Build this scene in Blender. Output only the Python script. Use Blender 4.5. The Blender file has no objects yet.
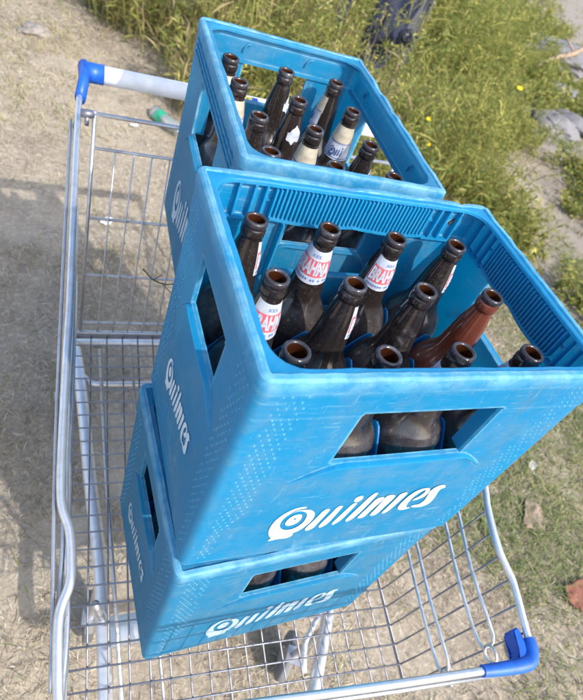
import bpy, bmesh, math, random
import numpy as np
from mathutils import Vector, Matrix, Quaternion, noise
C = bpy.context.scene.collection
PI = math.pi
GZ = -0.80            # height of the ground below the floor of the upper crates

# ------------------------------------------------------------------ helpers
def tag(o, label=None, cat=None, group=None, kind=None):
    if label: o['label'] = label
    if cat: o['category'] = cat
    if group: o['group'] = group
    if kind: o['kind'] = kind
    return o

def empty(name, label, cat, loc=(0, 0, 0), group=None, mat=None):
    o = bpy.data.objects.new(name, None)
    o.empty_display_size = .05
    C.objects.link(o)
    o.location = loc
    if mat is not None:
        o.matrix_world = mat
    return tag(o, label, cat, group)

def obj(name, data, mats, parent=None, smooth=True, angle=None):
    """link mesh data (or a bmesh) as one object"""
    if isinstance(data, bmesh.types.BMesh):
        me = bpy.data.meshes.new(name)
        data.normal_update()
        data.to_mesh(me)
        data.free()
    else:
        me = data
    if not isinstance(mats, (list, tuple)):
        mats = [mats]
    if not me.materials:
        for m in mats:
            me.materials.append(m)
    if smooth and me.polygons:
        me.polygons.foreach_set('use_smooth', [True] * len(me.polygons))
    if angle is not None:
        me.set_sharp_from_angle(angle=math.radians(angle))
    o = bpy.data.objects.new(name, me)
    C.objects.link(o)
    o.parent = parent
    return o

def dup(o, parent):
    c = o.copy()
    C.objects.link(c)
    c.parent = parent
    return c

def box(bm, x0, x1, y0, y1, z0, z1, mi=0, M=None):
    v = [bm.verts.new(Vector(p) if M is None else M @ Vector(p)) for p in
         ((x0, y0, z0), (x1, y0, z0), (x1, y1, z0), (x0, y1, z0), (x0, y0, z1), (x1, y0, z1), (x1, y1, z1), (x0, y1, z1))]
    for f in ((0, 3, 2, 1), (4, 5, 6, 7), (0, 1, 5, 4), (1, 2, 6, 5), (2, 3, 7, 6), (3, 0, 4, 7)):
        bm.faces.new([v[i] for i in f]).material_index = mi

def catmull(P, n):
    P = [Vector(p) for p in P]
    if len(P) < 3:
        return P
    out = []
    for i in range(len(P) - 1):
        a = P[i - 1] if i else P[0] * 2 - P[1]
        b, c = P[i], P[i + 1]
        d = P[i + 2] if i + 2 < len(P) else P[-1] * 2 - P[-2]
        for k in range(n):
            t = k / n
            out.append(.5 * ((2 * b) + (c - a) * t + (2 * a - 5 * b + 4 * c - d) * t * t + (3 * b - a - 3 * c + d) * t ** 3))
    out.append(P[-1])
    return out

def tube(bm, P, r, seg=10, closed=False, mi=0, flat=None):
    """round (or oval, flat=(rx, rz)) tube along a polyline"""
    P = [Vector(p) for p in P]
    n = len(P)
    rings = []
    up = Vector((0, 0, 1))
    for i, p in enumerate(P):
        if closed:
            t = P[(i + 1) % n] - P[i - 1]
        else:
            t = P[min(i + 1, n - 1)] - P[max(i - 1, 0)]
        t.normalize()
        a = t.cross(up)
        if a.length < .15:
            a = t.cross(Vector((0, 1, 0)))
            if a.length < .15:
                a = t.cross(Vector((1, 0, 0)))
        a.normalize()
        b = a.cross(t)
        rr = r[i] if isinstance(r, (list, tuple)) else r
        ra, rb = (rr, rr) if flat is None else flat
        rings.append([bm.verts.new(p + a * ra * math.cos(2 * PI * k / seg) + b * rb * math.sin(2 * PI * k / seg)) for k in range(seg)])
    m = n if closed else n - 1
    for i in range(m):
        A, B = rings[i], rings[(i + 1) % n]
        for k in range(seg):
            bm.faces.new((A[k], A[(k + 1) % seg], B[(k + 1) % seg], B[k])).material_index = mi
    if not closed:
        bm.faces.new(rings[0][::-1]).material_index = mi
        bm.faces.new(rings[-1]).material_index = mi

def lathe(bm, prof, seg=36, mi=0, mis=None):
    rings = []
    for r, z in prof:
        if r < 1e-5:
            rings.append([bm.verts.new((0, 0, z))])
        else:
            rings.append([bm.verts.new((r * math.cos(2 * PI * k / seg), r * math.sin(2 * PI * k / seg), z)) for k in range(seg)])
    for i in range(len(rings) - 1):
        A, B = rings[i], rings[i + 1]
        m = mi if mis is None else mis[i]
        for k in range(seg):
            k2 = (k + 1) % seg
            if len(A) == 1:
                f = (A[0], B[k2], B[k])
            elif len(B) == 1:
                f = (A[k], A[k2], B[0])
            else:
                f = (A[k], A[k2], B[k2], B[k])
            bm.faces.new(f).material_index = m

# ------------------------------------------------------------------ materials
def new_mat(name):
    m = bpy.data.materials.new(name)
    m.use_nodes = True
    nt = m.node_tree
    return m, nt, nt.nodes['Principled BSDF']

def ramp(nt, src, stops, interp='LINEAR'):
    n = nt.nodes.new('ShaderNodeValToRGB')
    n.color_ramp.interpolation = interp
    while len(n.color_ramp.elements) < len(stops):
        n.color_ramp.elements.new(.5)
    for e, (p, c) in zip(n.color_ramp.elements, stops):
        e.position = p
        e.color = (c[0], c[1], c[2], 1) if isinstance(c, (tuple, list)) else (c, c, c, 1)
    nt.links.new(src, n.inputs[0])
    return n.outputs[0]

def noise_tex(nt, scale, detail=4, rough=.6, coord='Object', vscale=None, dist=0):
    tc = nt.nodes.new('ShaderNodeTexCoord')
    n = nt.nodes.new('ShaderNodeTexNoise')
    n.inputs['Scale'].default_value = scale
    n.inputs['Detail'].default_value = detail
    n.inputs['Roughness'].default_value = rough
    n.inputs['Distortion'].default_value = dist
    src = tc.outputs[coord]
    if vscale:
        mp = nt.nodes.new('ShaderNodeMapping')
        mp.inputs['Scale'].default_value = vscale
        nt.links.new(src, mp.inputs[0])
        src = mp.outputs[0]
    nt.links.new(src, n.inputs['Vector'])
    return n.outputs[0]

def mix(nt, fac, a, b, mode='MIX'):
    n = nt.nodes.new('ShaderNodeMix')
    n.data_type = 'RGBA'
    n.blend_type = mode
    for s, v in ((n.inputs[0], fac), (n.inputs[6], a), (n.inputs[7], b)):
        if isinstance(v, bpy.types.NodeSocket):
            nt.links.new(v, s)
        elif isinstance(v, (tuple, list)):
            s.default_value = (v[0], v[1], v[2], 1)
        else:
            s.default_value = v
    return n.outputs[2]

def mth(nt, op, a, b=0.0, clamp=False):
    n = nt.nodes.new('ShaderNodeMath')
    n.operation = op
    n.use_clamp = clamp
    for s, v in ((n.inputs[0], a), (n.inputs[1], b)):
        if isinstance(v, bpy.types.NodeSocket):
            nt.links.new(v, s)
        else:
            s.default_value = v
    return n.outputs[0]

def bump(nt, bs, h, strength=.3, dist=.002):
    n = nt.nodes.new('ShaderNodeBump')
    n.inputs['Strength'].default_value = strength
    n.inputs['Distance'].default_value = dist
    nt.links.new(h, n.inputs['Height'])
    nt.links.new(n.outputs[0], bs.inputs['Normal'])

def plastic(name, col, worn, rough=.42, wear=1.0, dust=.5, sss=.38):
    m, nt, bs = new_mat(name)
    big = noise_tex(nt, 7, 5, .65)
    fine = noise_tex(nt, 60, 6, .7)
    scr = noise_tex(nt, 25, 6, .75, vscale=(1, 1, 9), dist=.6)
    scr2 = noise_tex(nt, 30, 6, .75, vscale=(6, 6, .8), dist=.8)
    base = mix(nt, ramp(nt, big, [(.3, 0), (.7, 1)]), col, tuple(c * .86 for c in col))
    # rubbed edges
    bv = nt.nodes.new('ShaderNodeBevel')
    bv.samples = 4
    bv.inputs['Radius'].default_value = .0055
    geo = nt.nodes.new('ShaderNodeNewGeometry')
    dt = nt.nodes.new('ShaderNodeVectorMath')
    dt.operation = 'DOT_PRODUCT'
    nt.links.new(bv.outputs[0], dt.inputs[0])
    nt.links.new(geo.outputs['Normal'], dt.inputs[1])
    edge = mth(nt, 'SUBTRACT', 1.0, dt.outputs['Value'])
    edge = mth(nt, 'MULTIPLY', edge, 8.0, True)
    edge = mth(nt, 'MULTIPLY', edge, ramp(nt, fine, [(.38, .15), (.62, 1)]), True)
    s = mth(nt, 'ADD', ramp(nt, scr, [(.57, 0), (.70, 1)]), ramp(nt, scr2, [(.58, 0), (.72, 1)]), True)
    s = mth(nt, 'MULTIPLY', s, ramp(nt, big, [(.40, .12), (.60, 1)]))
    pt = ramp(nt, noise_tex(nt, 11, 9, .82, dist=.4), [(.60, 0), (.70, 1)])
    s = mth(nt, 'MAXIMUM', s, mth(nt, 'MULTIPLY', pt, .55))
    tz = nt.nodes.new('ShaderNodeTexCoord')
    sz_ = nt.nodes.new('ShaderNodeSeparateXYZ')
    nt.links.new(tz.outputs['Object'], sz_.inputs[0])
    rim = mth(nt, 'MULTIPLY', ramp(nt, sz_.outputs[2], [(.346, 0), (.3665, 1)]), ramp(nt, noise_tex(nt, 34, 7, .75), [(.40, .1), (.62, 1)]))
    s = mth(nt, 'MAXIMUM', s, mth(nt, 'MULTIPLY', rim, .85))
    w = mth(nt, 'MAXIMUM', mth(nt, 'MULTIPLY', edge, .85 * wear), mth(nt, 'MULTIPLY', s, .6 * wear))
    base = mix(nt, w, base, worn)
    # settled dust, brownish
    d = mth(nt, 'MULTIPLY', ramp(nt, noise_tex(nt, 14, 8, .75), [(.45, 0), (.75, 1)]), dust)
    base = mix(nt, mth(nt, 'MULTIPLY', d, .42), base, (.30, .33, .32))
    st = mth(nt, 'MULTIPLY', ramp(nt, noise_tex(nt, 5, 9, .8, vscale=(1, 1, .35), dist=1.2), [(.58, 0), (.70, 1)]), ramp(nt, fine, [(.35, .2), (.6, 1)]))
    base = mix(nt, mth(nt, 'MULTIPLY', st, .38 * dust), base, (.10, .15, .16))
    sp = ramp(nt, noise_tex(nt, 210, 2, .5), [(.70, 0), (.76, 1)])
    base = mix(nt, mth(nt, 'MULTIPLY', sp, .35 * dust), base, (.55, .62, .62))
    dk = mth(nt, 'MULTIPLY', ramp(nt, noise_tex(nt, 95, 3, .6), [(.71, 0), (.78, 1)]), ramp(nt, big, [(.45, 0), (.6, 1)]))
    base = mix(nt, mth(nt, 'MULTIPLY', dk, .5), base, (.03, .05, .06))
    nt.links.new(base, bs.inputs['Base Color'])
    r = mth(nt, 'ADD', mth(nt, 'MULTIPLY', w, .3), mth(nt, 'ADD', rough, mth(nt, 'MULTIPLY', d, .3)))
    nt.links.new(r, bs.inputs['Roughness'])
    bs.inputs['Specular IOR Level'].default_value = .38
    hgt = mth(nt, 'ADD', mth(nt, 'MULTIPLY', fine, .5), mth(nt, 'ADD', big, mth(nt, 'MULTIPLY', s, .6)))
    bump(nt, bs, hgt, .35, .0012)
    if sss:
        t = nt.nodes.new('ShaderNodeBsdfTranslucent')
        t.inputs[0].default_value = (.015, .66, .90, 1)
        mx = nt.nodes.new('ShaderNodeMixShader')
        mx.inputs[0].default_value = sss
        nt.links.new(bs.outputs[0], mx.inputs[1]); nt.links.new(t.outputs[0], mx.inputs[2])
        nt.links.new(mx.outputs[0], nt.nodes['Material Output'].inputs[0])
    return m

M = {}
M['crate'] = plastic('crate_blue', (.005, .262, .515), (.28, .60, .72), .38, 1.35, .9)
M['crate_fine'] = plastic('crate_blue_ribs', (.005, .275, .54), (.22, .60, .78), .40, .22, .3)
M['crate_dots'] = plastic('crate_blue_rubbed_dots', (.14, .46, .64), (.26, .58, .72), .45, .2, .3)
M['crate_dusty'] = plastic('crate_blue_faded', (.012, .245, .46), (.34, .64, .76), .44, 1.3, .9)
M['crate_dusty_fine'] = plastic('crate_blue_faded_ribs', (.012, .245, .46), (.28, .58, .72), .44, .3, .6)
M['crate_in'] = plastic('crate_blue_inner', (.003, .17, .52), (.15, .42, .66), .4, .4, .3)
M['white_print_faded'] = plastic('logo_faded', (.36, .52, .66), (.04, .27, .46), .45, 1.5, .9, 0)
M['white_print'] = plastic('logo_white', (.54, .65, .76), (.08, .35, .56), .45, 1.35, .7, 0)

def metal(name, col, rough, dirt=.5, metallic=.85):
    m, nt, bs = new_mat(name)
    n = noise_tex(nt, 40, 6, .7)
    n2 = noise_tex(nt, 300, 3, .6)
    c = mix(nt, mth(nt, 'MULTIPLY', ramp(nt, n, [(.45, 0), (.72, 1)]), dirt), col, (.20, .165, .13))
    nt.links.new(c, bs.inputs['Base Color'])
    bs.inputs['Metallic'].default_value = metallic
    nt.links.new(mth(nt, 'ADD', rough, mth(nt, 'MULTIPLY', n, .25)), bs.inputs['Roughness'])
    bump(nt, bs, n2, .15, .0005)
    return m
M['zinc'] = metal('zinc_plated_wire', (.52, .54, .58), .28)
M['rod'] = metal('bright_zinc_rod', (.80, .80, .80), .20, .35)
M['wire'] = metal('dull_wire', (.27, .28, .33), .38, .6)
M['frame'] = metal('frame_tube', (.74, .76, .80), .3, .3, .6)

def simple(name, col, rough=.5, spec=.5, var=.15, scale=30, bmp=.2, **kw):
    m, nt, bs = new_mat(name)
    n = noise_tex(nt, scale, 6, .65)
    c = mix(nt, ramp(nt, n, [(.3, 0), (.7, 1)]), tuple(x * (1 - var) for x in col), tuple(min(1, x * (1 + var)) for x in col))
    nt.links.new(c, bs.inputs['Base Color'])
    bs.inputs['Roughness'].default_value = rough
    bs.inputs['Specular IOR Level'].default_value = spec
    if bmp:
        bump(nt, bs, n, bmp, .001)
    for k, v in kw.items():
        bs.inputs[k.replace('_', ' ')].default_value = v
    return m
M['handle_white'] = simple('handle_white', (.82, .83, .84), .35)
M['cap_blue'] = simple('cap_blue', (.012, .10, .48), .42, var=.25, scale=60)
M['rubber'] = simple('rubber_grey', (.16, .16, .16), .7)
M['black'] = simple('black_plastic_and_slot_shade', (.015, .016, .022), .5)  # on the crates: darkness of the wall slot, painted solid black
M['yellow'] = simple('yellow_print', (.80, .70, .05), .5)
M['label_white'] = simple('label_white', (.40, .44, .52), .65, var=.28, scale=70)
M['label_red'] = simple('label_red', (.55, .10, .13), .55, var=.15, scale=200)
M['label_blue'] = simple('label_blue', (.08, .16, .42), .55)
M['label_cream'] = simple('label_cream', (.40, .365, .29), .45, var=.25, scale=90, bmp=.6)

def glass(name, col, dustcol, dust):
    m, nt, bs = new_mat(name)
    tc = nt.nodes.new('ShaderNodeTexCoord')
    oi = nt.nodes.new('ShaderNodeObjectInfo')
    ad = nt.nodes.new('ShaderNodeVectorMath')
    ad.operation = 'MULTIPLY_ADD'
    ad.inputs[1].default_value = (1, 1, 1)
    nt.links.new(tc.outputs['Object'], ad.inputs[0])
    cb = nt.nodes.new('ShaderNodeCombineXYZ')
    nt.links.new(mth(nt, 'MULTIPLY', oi.outputs['Random'], 31.0), cb.inputs[0])
    nt.links.new(mth(nt, 'MULTIPLY', oi.outputs['Random'], 17.0), cb.inputs[2])
    nt.links.new(cb.outputs[0], ad.inputs[2])
    def nz(s, d, r, dist=0):
        n = nt.nodes.new('ShaderNodeTexNoise')
        n.inputs['Scale'].default_value = s
        n.inputs['Detail'].default_value = d
        n.inputs['Roughness'].default_value = r
        n.inputs['Distortion'].default_value = dist
        nt.links.new(ad.outputs[0], n.inputs['Vector'])
        return n.outputs[0]
    a = ramp(nt, nz(16, 8, .75, .8), [(.50, 0), (.75, 1)])
    b = ramp(nt, nz(70, 6, .7, .3), [(.48, 0), (.72, 1)])
    sp = ramp(nt, nz(380, 2, .5), [(.66, 0), (.74, 1)])
    d = mth(nt, 'MULTIPLY', mth(nt, 'ADD', mth(nt, 'MULTIPLY', a, b), mth(nt, 'MULTIPLY', sp, .35)), dust, True)
    spz = nt.nodes.new('ShaderNodeSeparateXYZ')
    nt.links.new(tc.outputs['Object'], spz.inputs[0])
    sh = ramp(nt, spz.outputs[2], [(.16, .35), (.200, 1), (.222, .8), (.238, .05)])
    d = mth(nt, 'ADD', d, mth(nt, 'MULTIPLY', mth(nt, 'MULTIPLY', ramp(nt, nz(28, 6, .7, .5), [(.38, .1), (.66, 1)]), sh), .42 * dust), True)
    d = mth(nt, 'ADD', d, .03)
    nt.links.new(mix(nt, d, col, dustcol), bs.inputs['Base Color'])
    nt.links.new(mth(nt, 'ADD', .07, mth(nt, 'MULTIPLY', d, .7)), bs.inputs['Roughness'])
    bs.inputs['Specular IOR Level'].default_value = .6
    bs.inputs['IOR'].default_value = 1.52
    bs.inputs['Coat Weight'].default_value = .0
    bump(nt, bs, mth(nt, 'ADD', nz(6, 2, .5), mth(nt, 'MULTIPLY', a, .2)), .12, .003)
    return m
M['glass'] = glass('brown_glass', (.008, .0045, .004), (.27, .25, .25), .60)
M['glass_red'] = glass('brown_glass_sun_tint', (.11, .022, .009), (.36, .26, .22), .32)  # sunlight coming through brown glass is put into this base colour
M['glass_old'] = glass('dusty_brown_glass', (.012, .006, .005), (.26, .24, .25), .85)
M['glass_in'] = simple('amber_mouth', (.032, .010, .004), .12, var=.3, scale=60)
M['glass_lip'] = glass('worn_glass_lip', (.020, .016, .018), (.34, .34, .40), .8)

# ------------------------------------------------------------------ world, sun, camera
sc = bpy.context.scene
w = bpy.data.worlds.new('World')
sc.world = w
w.use_nodes = True
nt = w.node_tree
bg = nt.nodes['Background']
sky = nt.nodes.new('ShaderNodeTexSky')
sky.sky_type = 'NISHITA'
sky.sun_disc = False
SUN = Vector((.27, -.70, .67)).normalized()
sky.sun_elevation = math.asin(SUN.z)
sky.sun_rotation = math.atan2(SUN.x, SUN.y)
sky.air_density = 1.0
sky.dust_density = 2.5
sky.ozone_density = 1.0
nt.links.new(sky.outputs[0], bg.inputs[0])
bg.inputs[1].default_value = .15
ld = bpy.data.lights.new('sun', 'SUN')
ld.energy = 2.1
ld.angle = math.radians(.6)
ld.color = (1, .955, .88)
lo = bpy.data.objects.new('sun', ld)
C.objects.link(lo)
lo.rotation_euler = SUN.to_track_quat('Z', 'Y').to_euler()

cam = bpy.data.cameras.new('camera')
co = bpy.data.objects.new('camera', cam)
C.objects.link(co)
right = Vector((.9099, -.2677, .3167)); down = Vector((.0061, -.7551, -.6556)); fwd = Vector((.4146, .5985, -.6855))
Rm = Matrix((right, -down, -fwd)).transposed().to_4x4()
co.matrix_world = Matrix.Translation((-.1622, -.2484, .6893)) @ Rm
cam.sensor_fit = 'HORIZONTAL'
cam.sensor_width = 36
cam.lens = 36 * 569.3 / 583
cam.clip_start = .02
cam.clip_end = 500
cam.dof.use_dof = True
cam.dof.focus_distance = .72
cam.dof.aperture_fstop = 10
sc.camera = co
sc.view_settings.view_transform = 'Standard'
sc.view_settings.look = 'None'
sc.view_settings.gamma = 1
sc.view_settings.exposure = 1.24
try:
    sc.view_settings.use_curve_mapping = False
except Exception:
    pass
sc.render.engine = 'CYCLES'
sc.cycles.max_bounces = 8

# ------------------------------------------------------------------ crates
W, D, H = .40, .2945, .369
LOGO = {'Qo': [(-77.4, 135.2), (-84.6, 136.1), (-92.3, 133.7), (-100.2, 126.0), (-106.6, 113.1), (-108.9, 97.0), (-107.7, 80.8), (-102.2, 65.1), (-96.8, 58.6), (-100.1, 51.4), (-95.1, 49.8), (-87.1, 53.3), (-77.2, 51.2), (-70.0, 54.0), (-68.7, 61.4), (-71.2, 64.1), (-63.0, 70.4), (-58.1, 82.3), (-55.6, 94.1), (-56.8, 107.9), (-60.5, 117.6), (-67.5, 125.3), (-75.4, 127.6), (-82.9, 128.6), (-89.4, 125.5), (-93.7, 120.6), (-91.0, 127.5), (-84.5, 131.0), (-75.7, 131.9)],
 'Qc': [(-77.7, 123.1), (-71.1, 117.2), (-68.0, 107.6), (-67.0, 93.9), (-71.0, 83.0), (-78.2, 77.5), (-87.9, 79.8), (-94.9, 88.7), (-97.9, 99.8), (-97.4, 109.8), (-94.1, 119.4), (-87.9, 124.3), (-82.8, 125.1)],
 'Qi': [(-79.6, 119.2), (-74.4, 115.4), (-72.0, 105.1), (-73.4, 94.2), (-78.8, 87.9), (-85.8, 86.6), (-91.5, 92.3), (-93.1, 101.7), (-91.2, 110.9), (-86.7, 118.0)],
 'u1': [(-50.9, 122.7), (-40.5, 121.8), (-39.6, 114.5), (-42.4, 89.3), (-42.7, 79.5), (-45.8, 70.3), (-50.8, 66.0), (-55.3, 68.3), (-56.6, 75.0), (-53.6, 99.2)],
 'u2': [(-34.3, 127.0), (-25.1, 126.4), (-24.6, 119.6), (-25.8, 93.0), (-26.2, 84.0), (-28.7, 75.7), (-34.7, 69.6), (-38.9, 71.8), (-40.9, 79.0), (-36.4, 106.9)],
 'i': [(-15.7, 129.1), (-7.3, 130.0), (-6.9, 122.6), (-8.7, 98.4), (-9.6, 88.9), (-12.0, 80.6), (-17.5, 73.3), (-21.7, 75.1), (-23.2, 81.5), (-18.9, 106.4)],
 'id': [(-15.5, 134.2), (-17.1, 141.4), (-15.1, 146.0), (-10.9, 147.4), (-7.2, 145.8), (-5.6, 139.5), (-6.5, 134.3), (-10.2, 131.5)],
 'l': [(2.8, 150.2), (11.8, 151.6), (12.6, 142.3), (10.5, 100.2), (8.9, 92.4), (5.5, 82.7), (0.1, 77.1), (-4.6, 80.0), (-6.0, 87.0), (-2.3, 115.0)],
 'm1': [(16.3, 136.4), (26.5, 137.3), (27.6, 129.4), (24.7, 101.6), (24.4, 91.2), (22.5, 84.0), (13.4, 82.7), (10.5, 85.4), (10.5, 92.7), (13.4, 116.1)],
 'm2': [(29.7, 140.5), (40.6, 139.5), (43.0, 131.6), (41.5, 103.5), (41.1, 91.8), (37.7, 85.9), (29.4, 86.3), (26.5, 89.7), (27.7, 109.9), (29.1, 132.1)],
 'm3': [(46.3, 141.1), (55.9, 143.1), (59.4, 140.4), (60.6, 133.1), (57.9, 113.1), (56.5, 99.9), (54.2, 91.2), (47.5, 87.5), (43.5, 91.6), (45.1, 105.6), (46.4, 131.7)],
 'e': [(84.5, 148.8), (90.1, 144.9), (94.1, 136.3), (93.1, 124.0), (86.3, 117.7), (78.9, 116.3), (77.6, 120.1), (83.8, 126.5), (86.3, 137.0), (84.6, 143.1), (81.1, 142.9), (77.2, 136.6), (74.4, 126.4), (74.5, 112.5), (77.2, 100.9), (81.0, 97.6), (86.0, 97.0), (86.6, 93.8), (76.8, 90.8), (69.1, 93.9), (64.1, 100.6), (62.9, 116.5), (65.5, 136.4), (72.8, 147.1)],
 's': [(107.7, 151.7), (112.3, 148.0), (114.0, 143.1), (109.4, 142.0), (108.4, 136.4), (112.7, 120.8), (114.9, 106.6), (112.3, 97.3), (104.1, 92.9), (90.3, 95.1), (84.9, 100.4), (88.1, 102.1), (96.8, 102.3), (100.1, 110.5), (97.9, 122.4), (93.5, 137.9), (95.1, 146.7), (100.6, 151.9)]}

for k_ in ('u1', 'u2', 'i', 'l', 'm1', 'm2', 'm3'):
    P_ = np.array(LOGO[k_])
    a_, b_ = np.polyfit(P_[:, 1], P_[:, 0], 1)
    xc_ = a_ * P_[:, 1] + b_
    h_ = (P_[:, 1] - P_[:, 1].min()) / (P_[:, 1].max() - P_[:, 1].min())
    k1_ = np.full(len(P_), .80)
    if k_ in ('m1', 'm2'):
        k1_ = k1_ + .30 * (h_ > .8)
    if k_ in ('u1',):
        k1_ = k1_ + .25 * (h_ < .2)
    P_[:, 0] = xc_ + (P_[:, 0] - xc_) * k1_
    LOGO[k_] = [tuple(p) for p in P_]

def grow_(k, f):
    P_ = np.array(LOGO[k]); c_ = P_.mean(0)
    LOGO[k] = [tuple(p) for p in c_ + (P_ - c_) * f]
grow_('Qc', 1.05); grow_('Qi', .90)

def smooth_poly(P, it=1):
    for _ in range(it):
        Q = []
        n = len(P)
        for i in range(n):
            a, b = P[i], P[(i + 1) % n]
            Q.append((a[0] * .75 + b[0] * .25, a[1] * .75 + b[1] * .25))
            Q.append((a[0] * .25 + b[0] * .75, a[1] * .25 + b[1] * .75))
        P = Q
    return P

def logo_bm(s=1.0, keys=None, cx=0, cz=0):
    """the script lettering as a very thin relief, in the XZ plane facing -Y, in metres"""
    bm = bmesh.new()
    def fill(loops, y):
        es = []
        for L in loops:
            vs = [bm.verts.new(((x - cx) * s * .001, y, (z - cz) * s * .001)) for x, z in L]
            es += [bm.edges.new((vs[i], vs[(i + 1) % len(vs)])) for i in range(len(vs))]
        r = bmesh.ops.triangle_fill(bm, use_beauty=True, use_dissolve=False, edges=es, normal=(0, -1, 0))
        return [g for g in r['geom'] if isinstance(g, bmesh.types.BMFace)]
    k = 0
    for name, P in LOGO.items():
        if name in ('Qc', 'Qi') or (keys and name not in keys):
            continue
        y = -.00002 * k
        k += 1
        P = smooth_poly(P)
        if name == 'Qo':
            fs = fill([P, smooth_poly(LOGO['Qc'])], y)
            hole = [(-82 + 1.5 * math.cos(a * PI / 5), 106 + 2.4 * math.sin(a * PI / 5)) for a in range(10)]
            fs += fill([smooth_poly(LOGO['Qi']), hole], y)
        else:
            fs = fill([P], y)
    bmesh.ops.recalc_face_normals(bm, faces=bm.faces)
    for f in bm.faces:
        if f.normal.y > 0:
            f.normal_flip()
    r = bmesh.ops.extrude_face_region(bm, geom=list(bm.faces))
    for v in r['geom']:
        if isinstance(v, bmesh.types.BMVert):
            v.co.y -= .00012
    return bm

LX = [(.113, .281)]               # openings: along the long sides
LZ = (.2295, .3185)
SY = [(.086, .206)]               # along the short sides
SZ = (.250, .3195)

def perimeter():
    """points (side, t, x, y, nx, ny) round the rounded rectangle, counter-clockwise from the front left"""
    R = .0088
    out = []
    def side(n, L, f, extra):
        ts = set([R, L - R, R + .0018, L - R - .0018] + extra)
        k = int(L / .0105)
        for i in range(1, k):
            t = L * i / k
            if R + .005 < t < L - R - .005 and all(abs(t - e) > .004 for e in extra):
                ts.add(t)
        for t in sorted(ts):
            out.append((n, t) + f(t))
    def corner(cx, cy, a0):
        for i in range(1, 6):
            a = a0 + PI / 2 * i / 6
            out.append((-1, 0, cx + R * math.cos(a), cy + R * math.sin(a), math.cos(a), math.sin(a)))
    side(0, W, lambda t: (t, 0, 0, -1), list(LX[0]))
    corner(W - R, R, -PI / 2)
    side(1, D, lambda t: (W, t, 1, 0), list(SY[0]))
    corner(W - R, D - R, 0)
    side(2, W, lambda t: (W - t, D, 0, 1), [W - LX[0][1], W - LX[0][0]])
    corner(R, D - R, PI / 2)
    side(3, D, lambda t: (0, D - t, -1, 0), [D - SY[0][1], D - SY[0][0]])
    corner(R, R, PI)
    return out

def crate_body(seed, slotted=False):
    rnd = random.Random(seed)
    bm = bmesh.new()
    P = perimeter()
    zs = [(.0, -.0045), (.0075, -.0045), (.0095, -.0005), (.03, 0), (.08, 0), (.13, 0), (.18, 0), (.2, 0), (.2295, 0), (.250, 0), (.275, 0), (.3, 0),
          (.314, 0), (.3155, .0012), (.3185, .0012), (.3195, .0012), (.335, .0012), (.350, .0012), (.352, .0026), (.362, .0028), (.3675, .002), (.3695, -.0005), (.3695, -.006)]
    rows = []
    for z, off in zs:
        row = []
        for j, (n, t, x, y, nx, ny) in enumerate(P):
            o, zz = off, z
            wob = noise.noise(Vector((x * 9 + seed * 7, y * 9, z * 9)))
            o += wob * .0004 * (1 if z > .02 else .2)
            if z > .36:
                zz += noise.noise(Vector((x * 40 + seed * 3, y * 40, 1.3))) * .0014 + noise.noise(Vector((x * 110 + seed * 3, y * 110, 5.3))) * .0006
                dip = max(0, noise.noise(Vector((x * 14 + seed * 11, y * 14, 9.1))) - .25)
                zz -= dip * .006
                chip = max(0, noise.noise(Vector((x * 60 + seed * 5, y * 60, 2.2))) - .38)
                o -= chip * .006
                zz -= chip * .005
            row.append(bm.verts.new((x + nx * o, y + ny * o, zz)))
        rows.append(row)
    n = len(P)
    for i in range(len(zs) - 1):
        za, zb = zs[i][0], zs[i + 1][0]
        for j in range(n):
            a, b = P[j], P[(j + 1) % n]
            if a[0] == b[0] and a[0] >= 0:
                t0, t1 = sorted((a[1], b[1]))
                s = a[0]
                if s in (0, 2):
                    h0, h1 = (LX[0] if s == 0 else (W - LX[0][1], W - LX[0][0]))
                    z0, z1 = LZ
                else:
                    h0, h1 = (SY[0] if s == 1 else (D - SY[0][1], D - SY[0][0]))
                    z0, z1 = SZ
                if t0 > h0 - 1e-5 and t1 < h1 + 1e-5 and za > z0 - 1e-5 and zb < z1 + 1e-5:
                    continue
            bm.faces.new((rows[i][j], rows[i][(j + 1) % n], rows[i + 1][(j + 1) % n], rows[i + 1][j]))
    bmesh.ops.delete(bm, geom=[v for v in bm.verts if not v.link_faces], context='VERTS')
    # wall thickness, rolled inwards
    r = bmesh.ops.solidify(bm, geom=list(bm.faces), thickness=.0058)
    bmesh.ops.recalc_face_normals(bm, faces=bm.faces)
    me = bpy.data.meshes.new('body')
    bm.to_mesh(me)
    bm.free()
    return me

def dome(bm, p, nrm, r, h):
    nrm = Vector(nrm)
    a = nrm.orthogonal().normalized()
    b = nrm.cross(a)
    p = Vector(p)
    r1 = [bm.verts.new(p + (a * math.cos(k * PI / 3) + b * math.sin(k * PI / 3)) * r - nrm * .0004) for k in range(6)]
    r2 = [bm.verts.new(p + (a * math.cos(k * PI / 3) + b * math.sin(k * PI / 3)) * r * .62 + nrm * h * .75) for k in range(6)]
    c = bm.verts.new(p + nrm * h)
    for k in range(6):
        k2 = (k + 1) % 6
        bm.faces.new((r1[k], r1[k2], r2[k2], r2[k]))
        bm.faces.new((r2[k], r2[k2], c))

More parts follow.
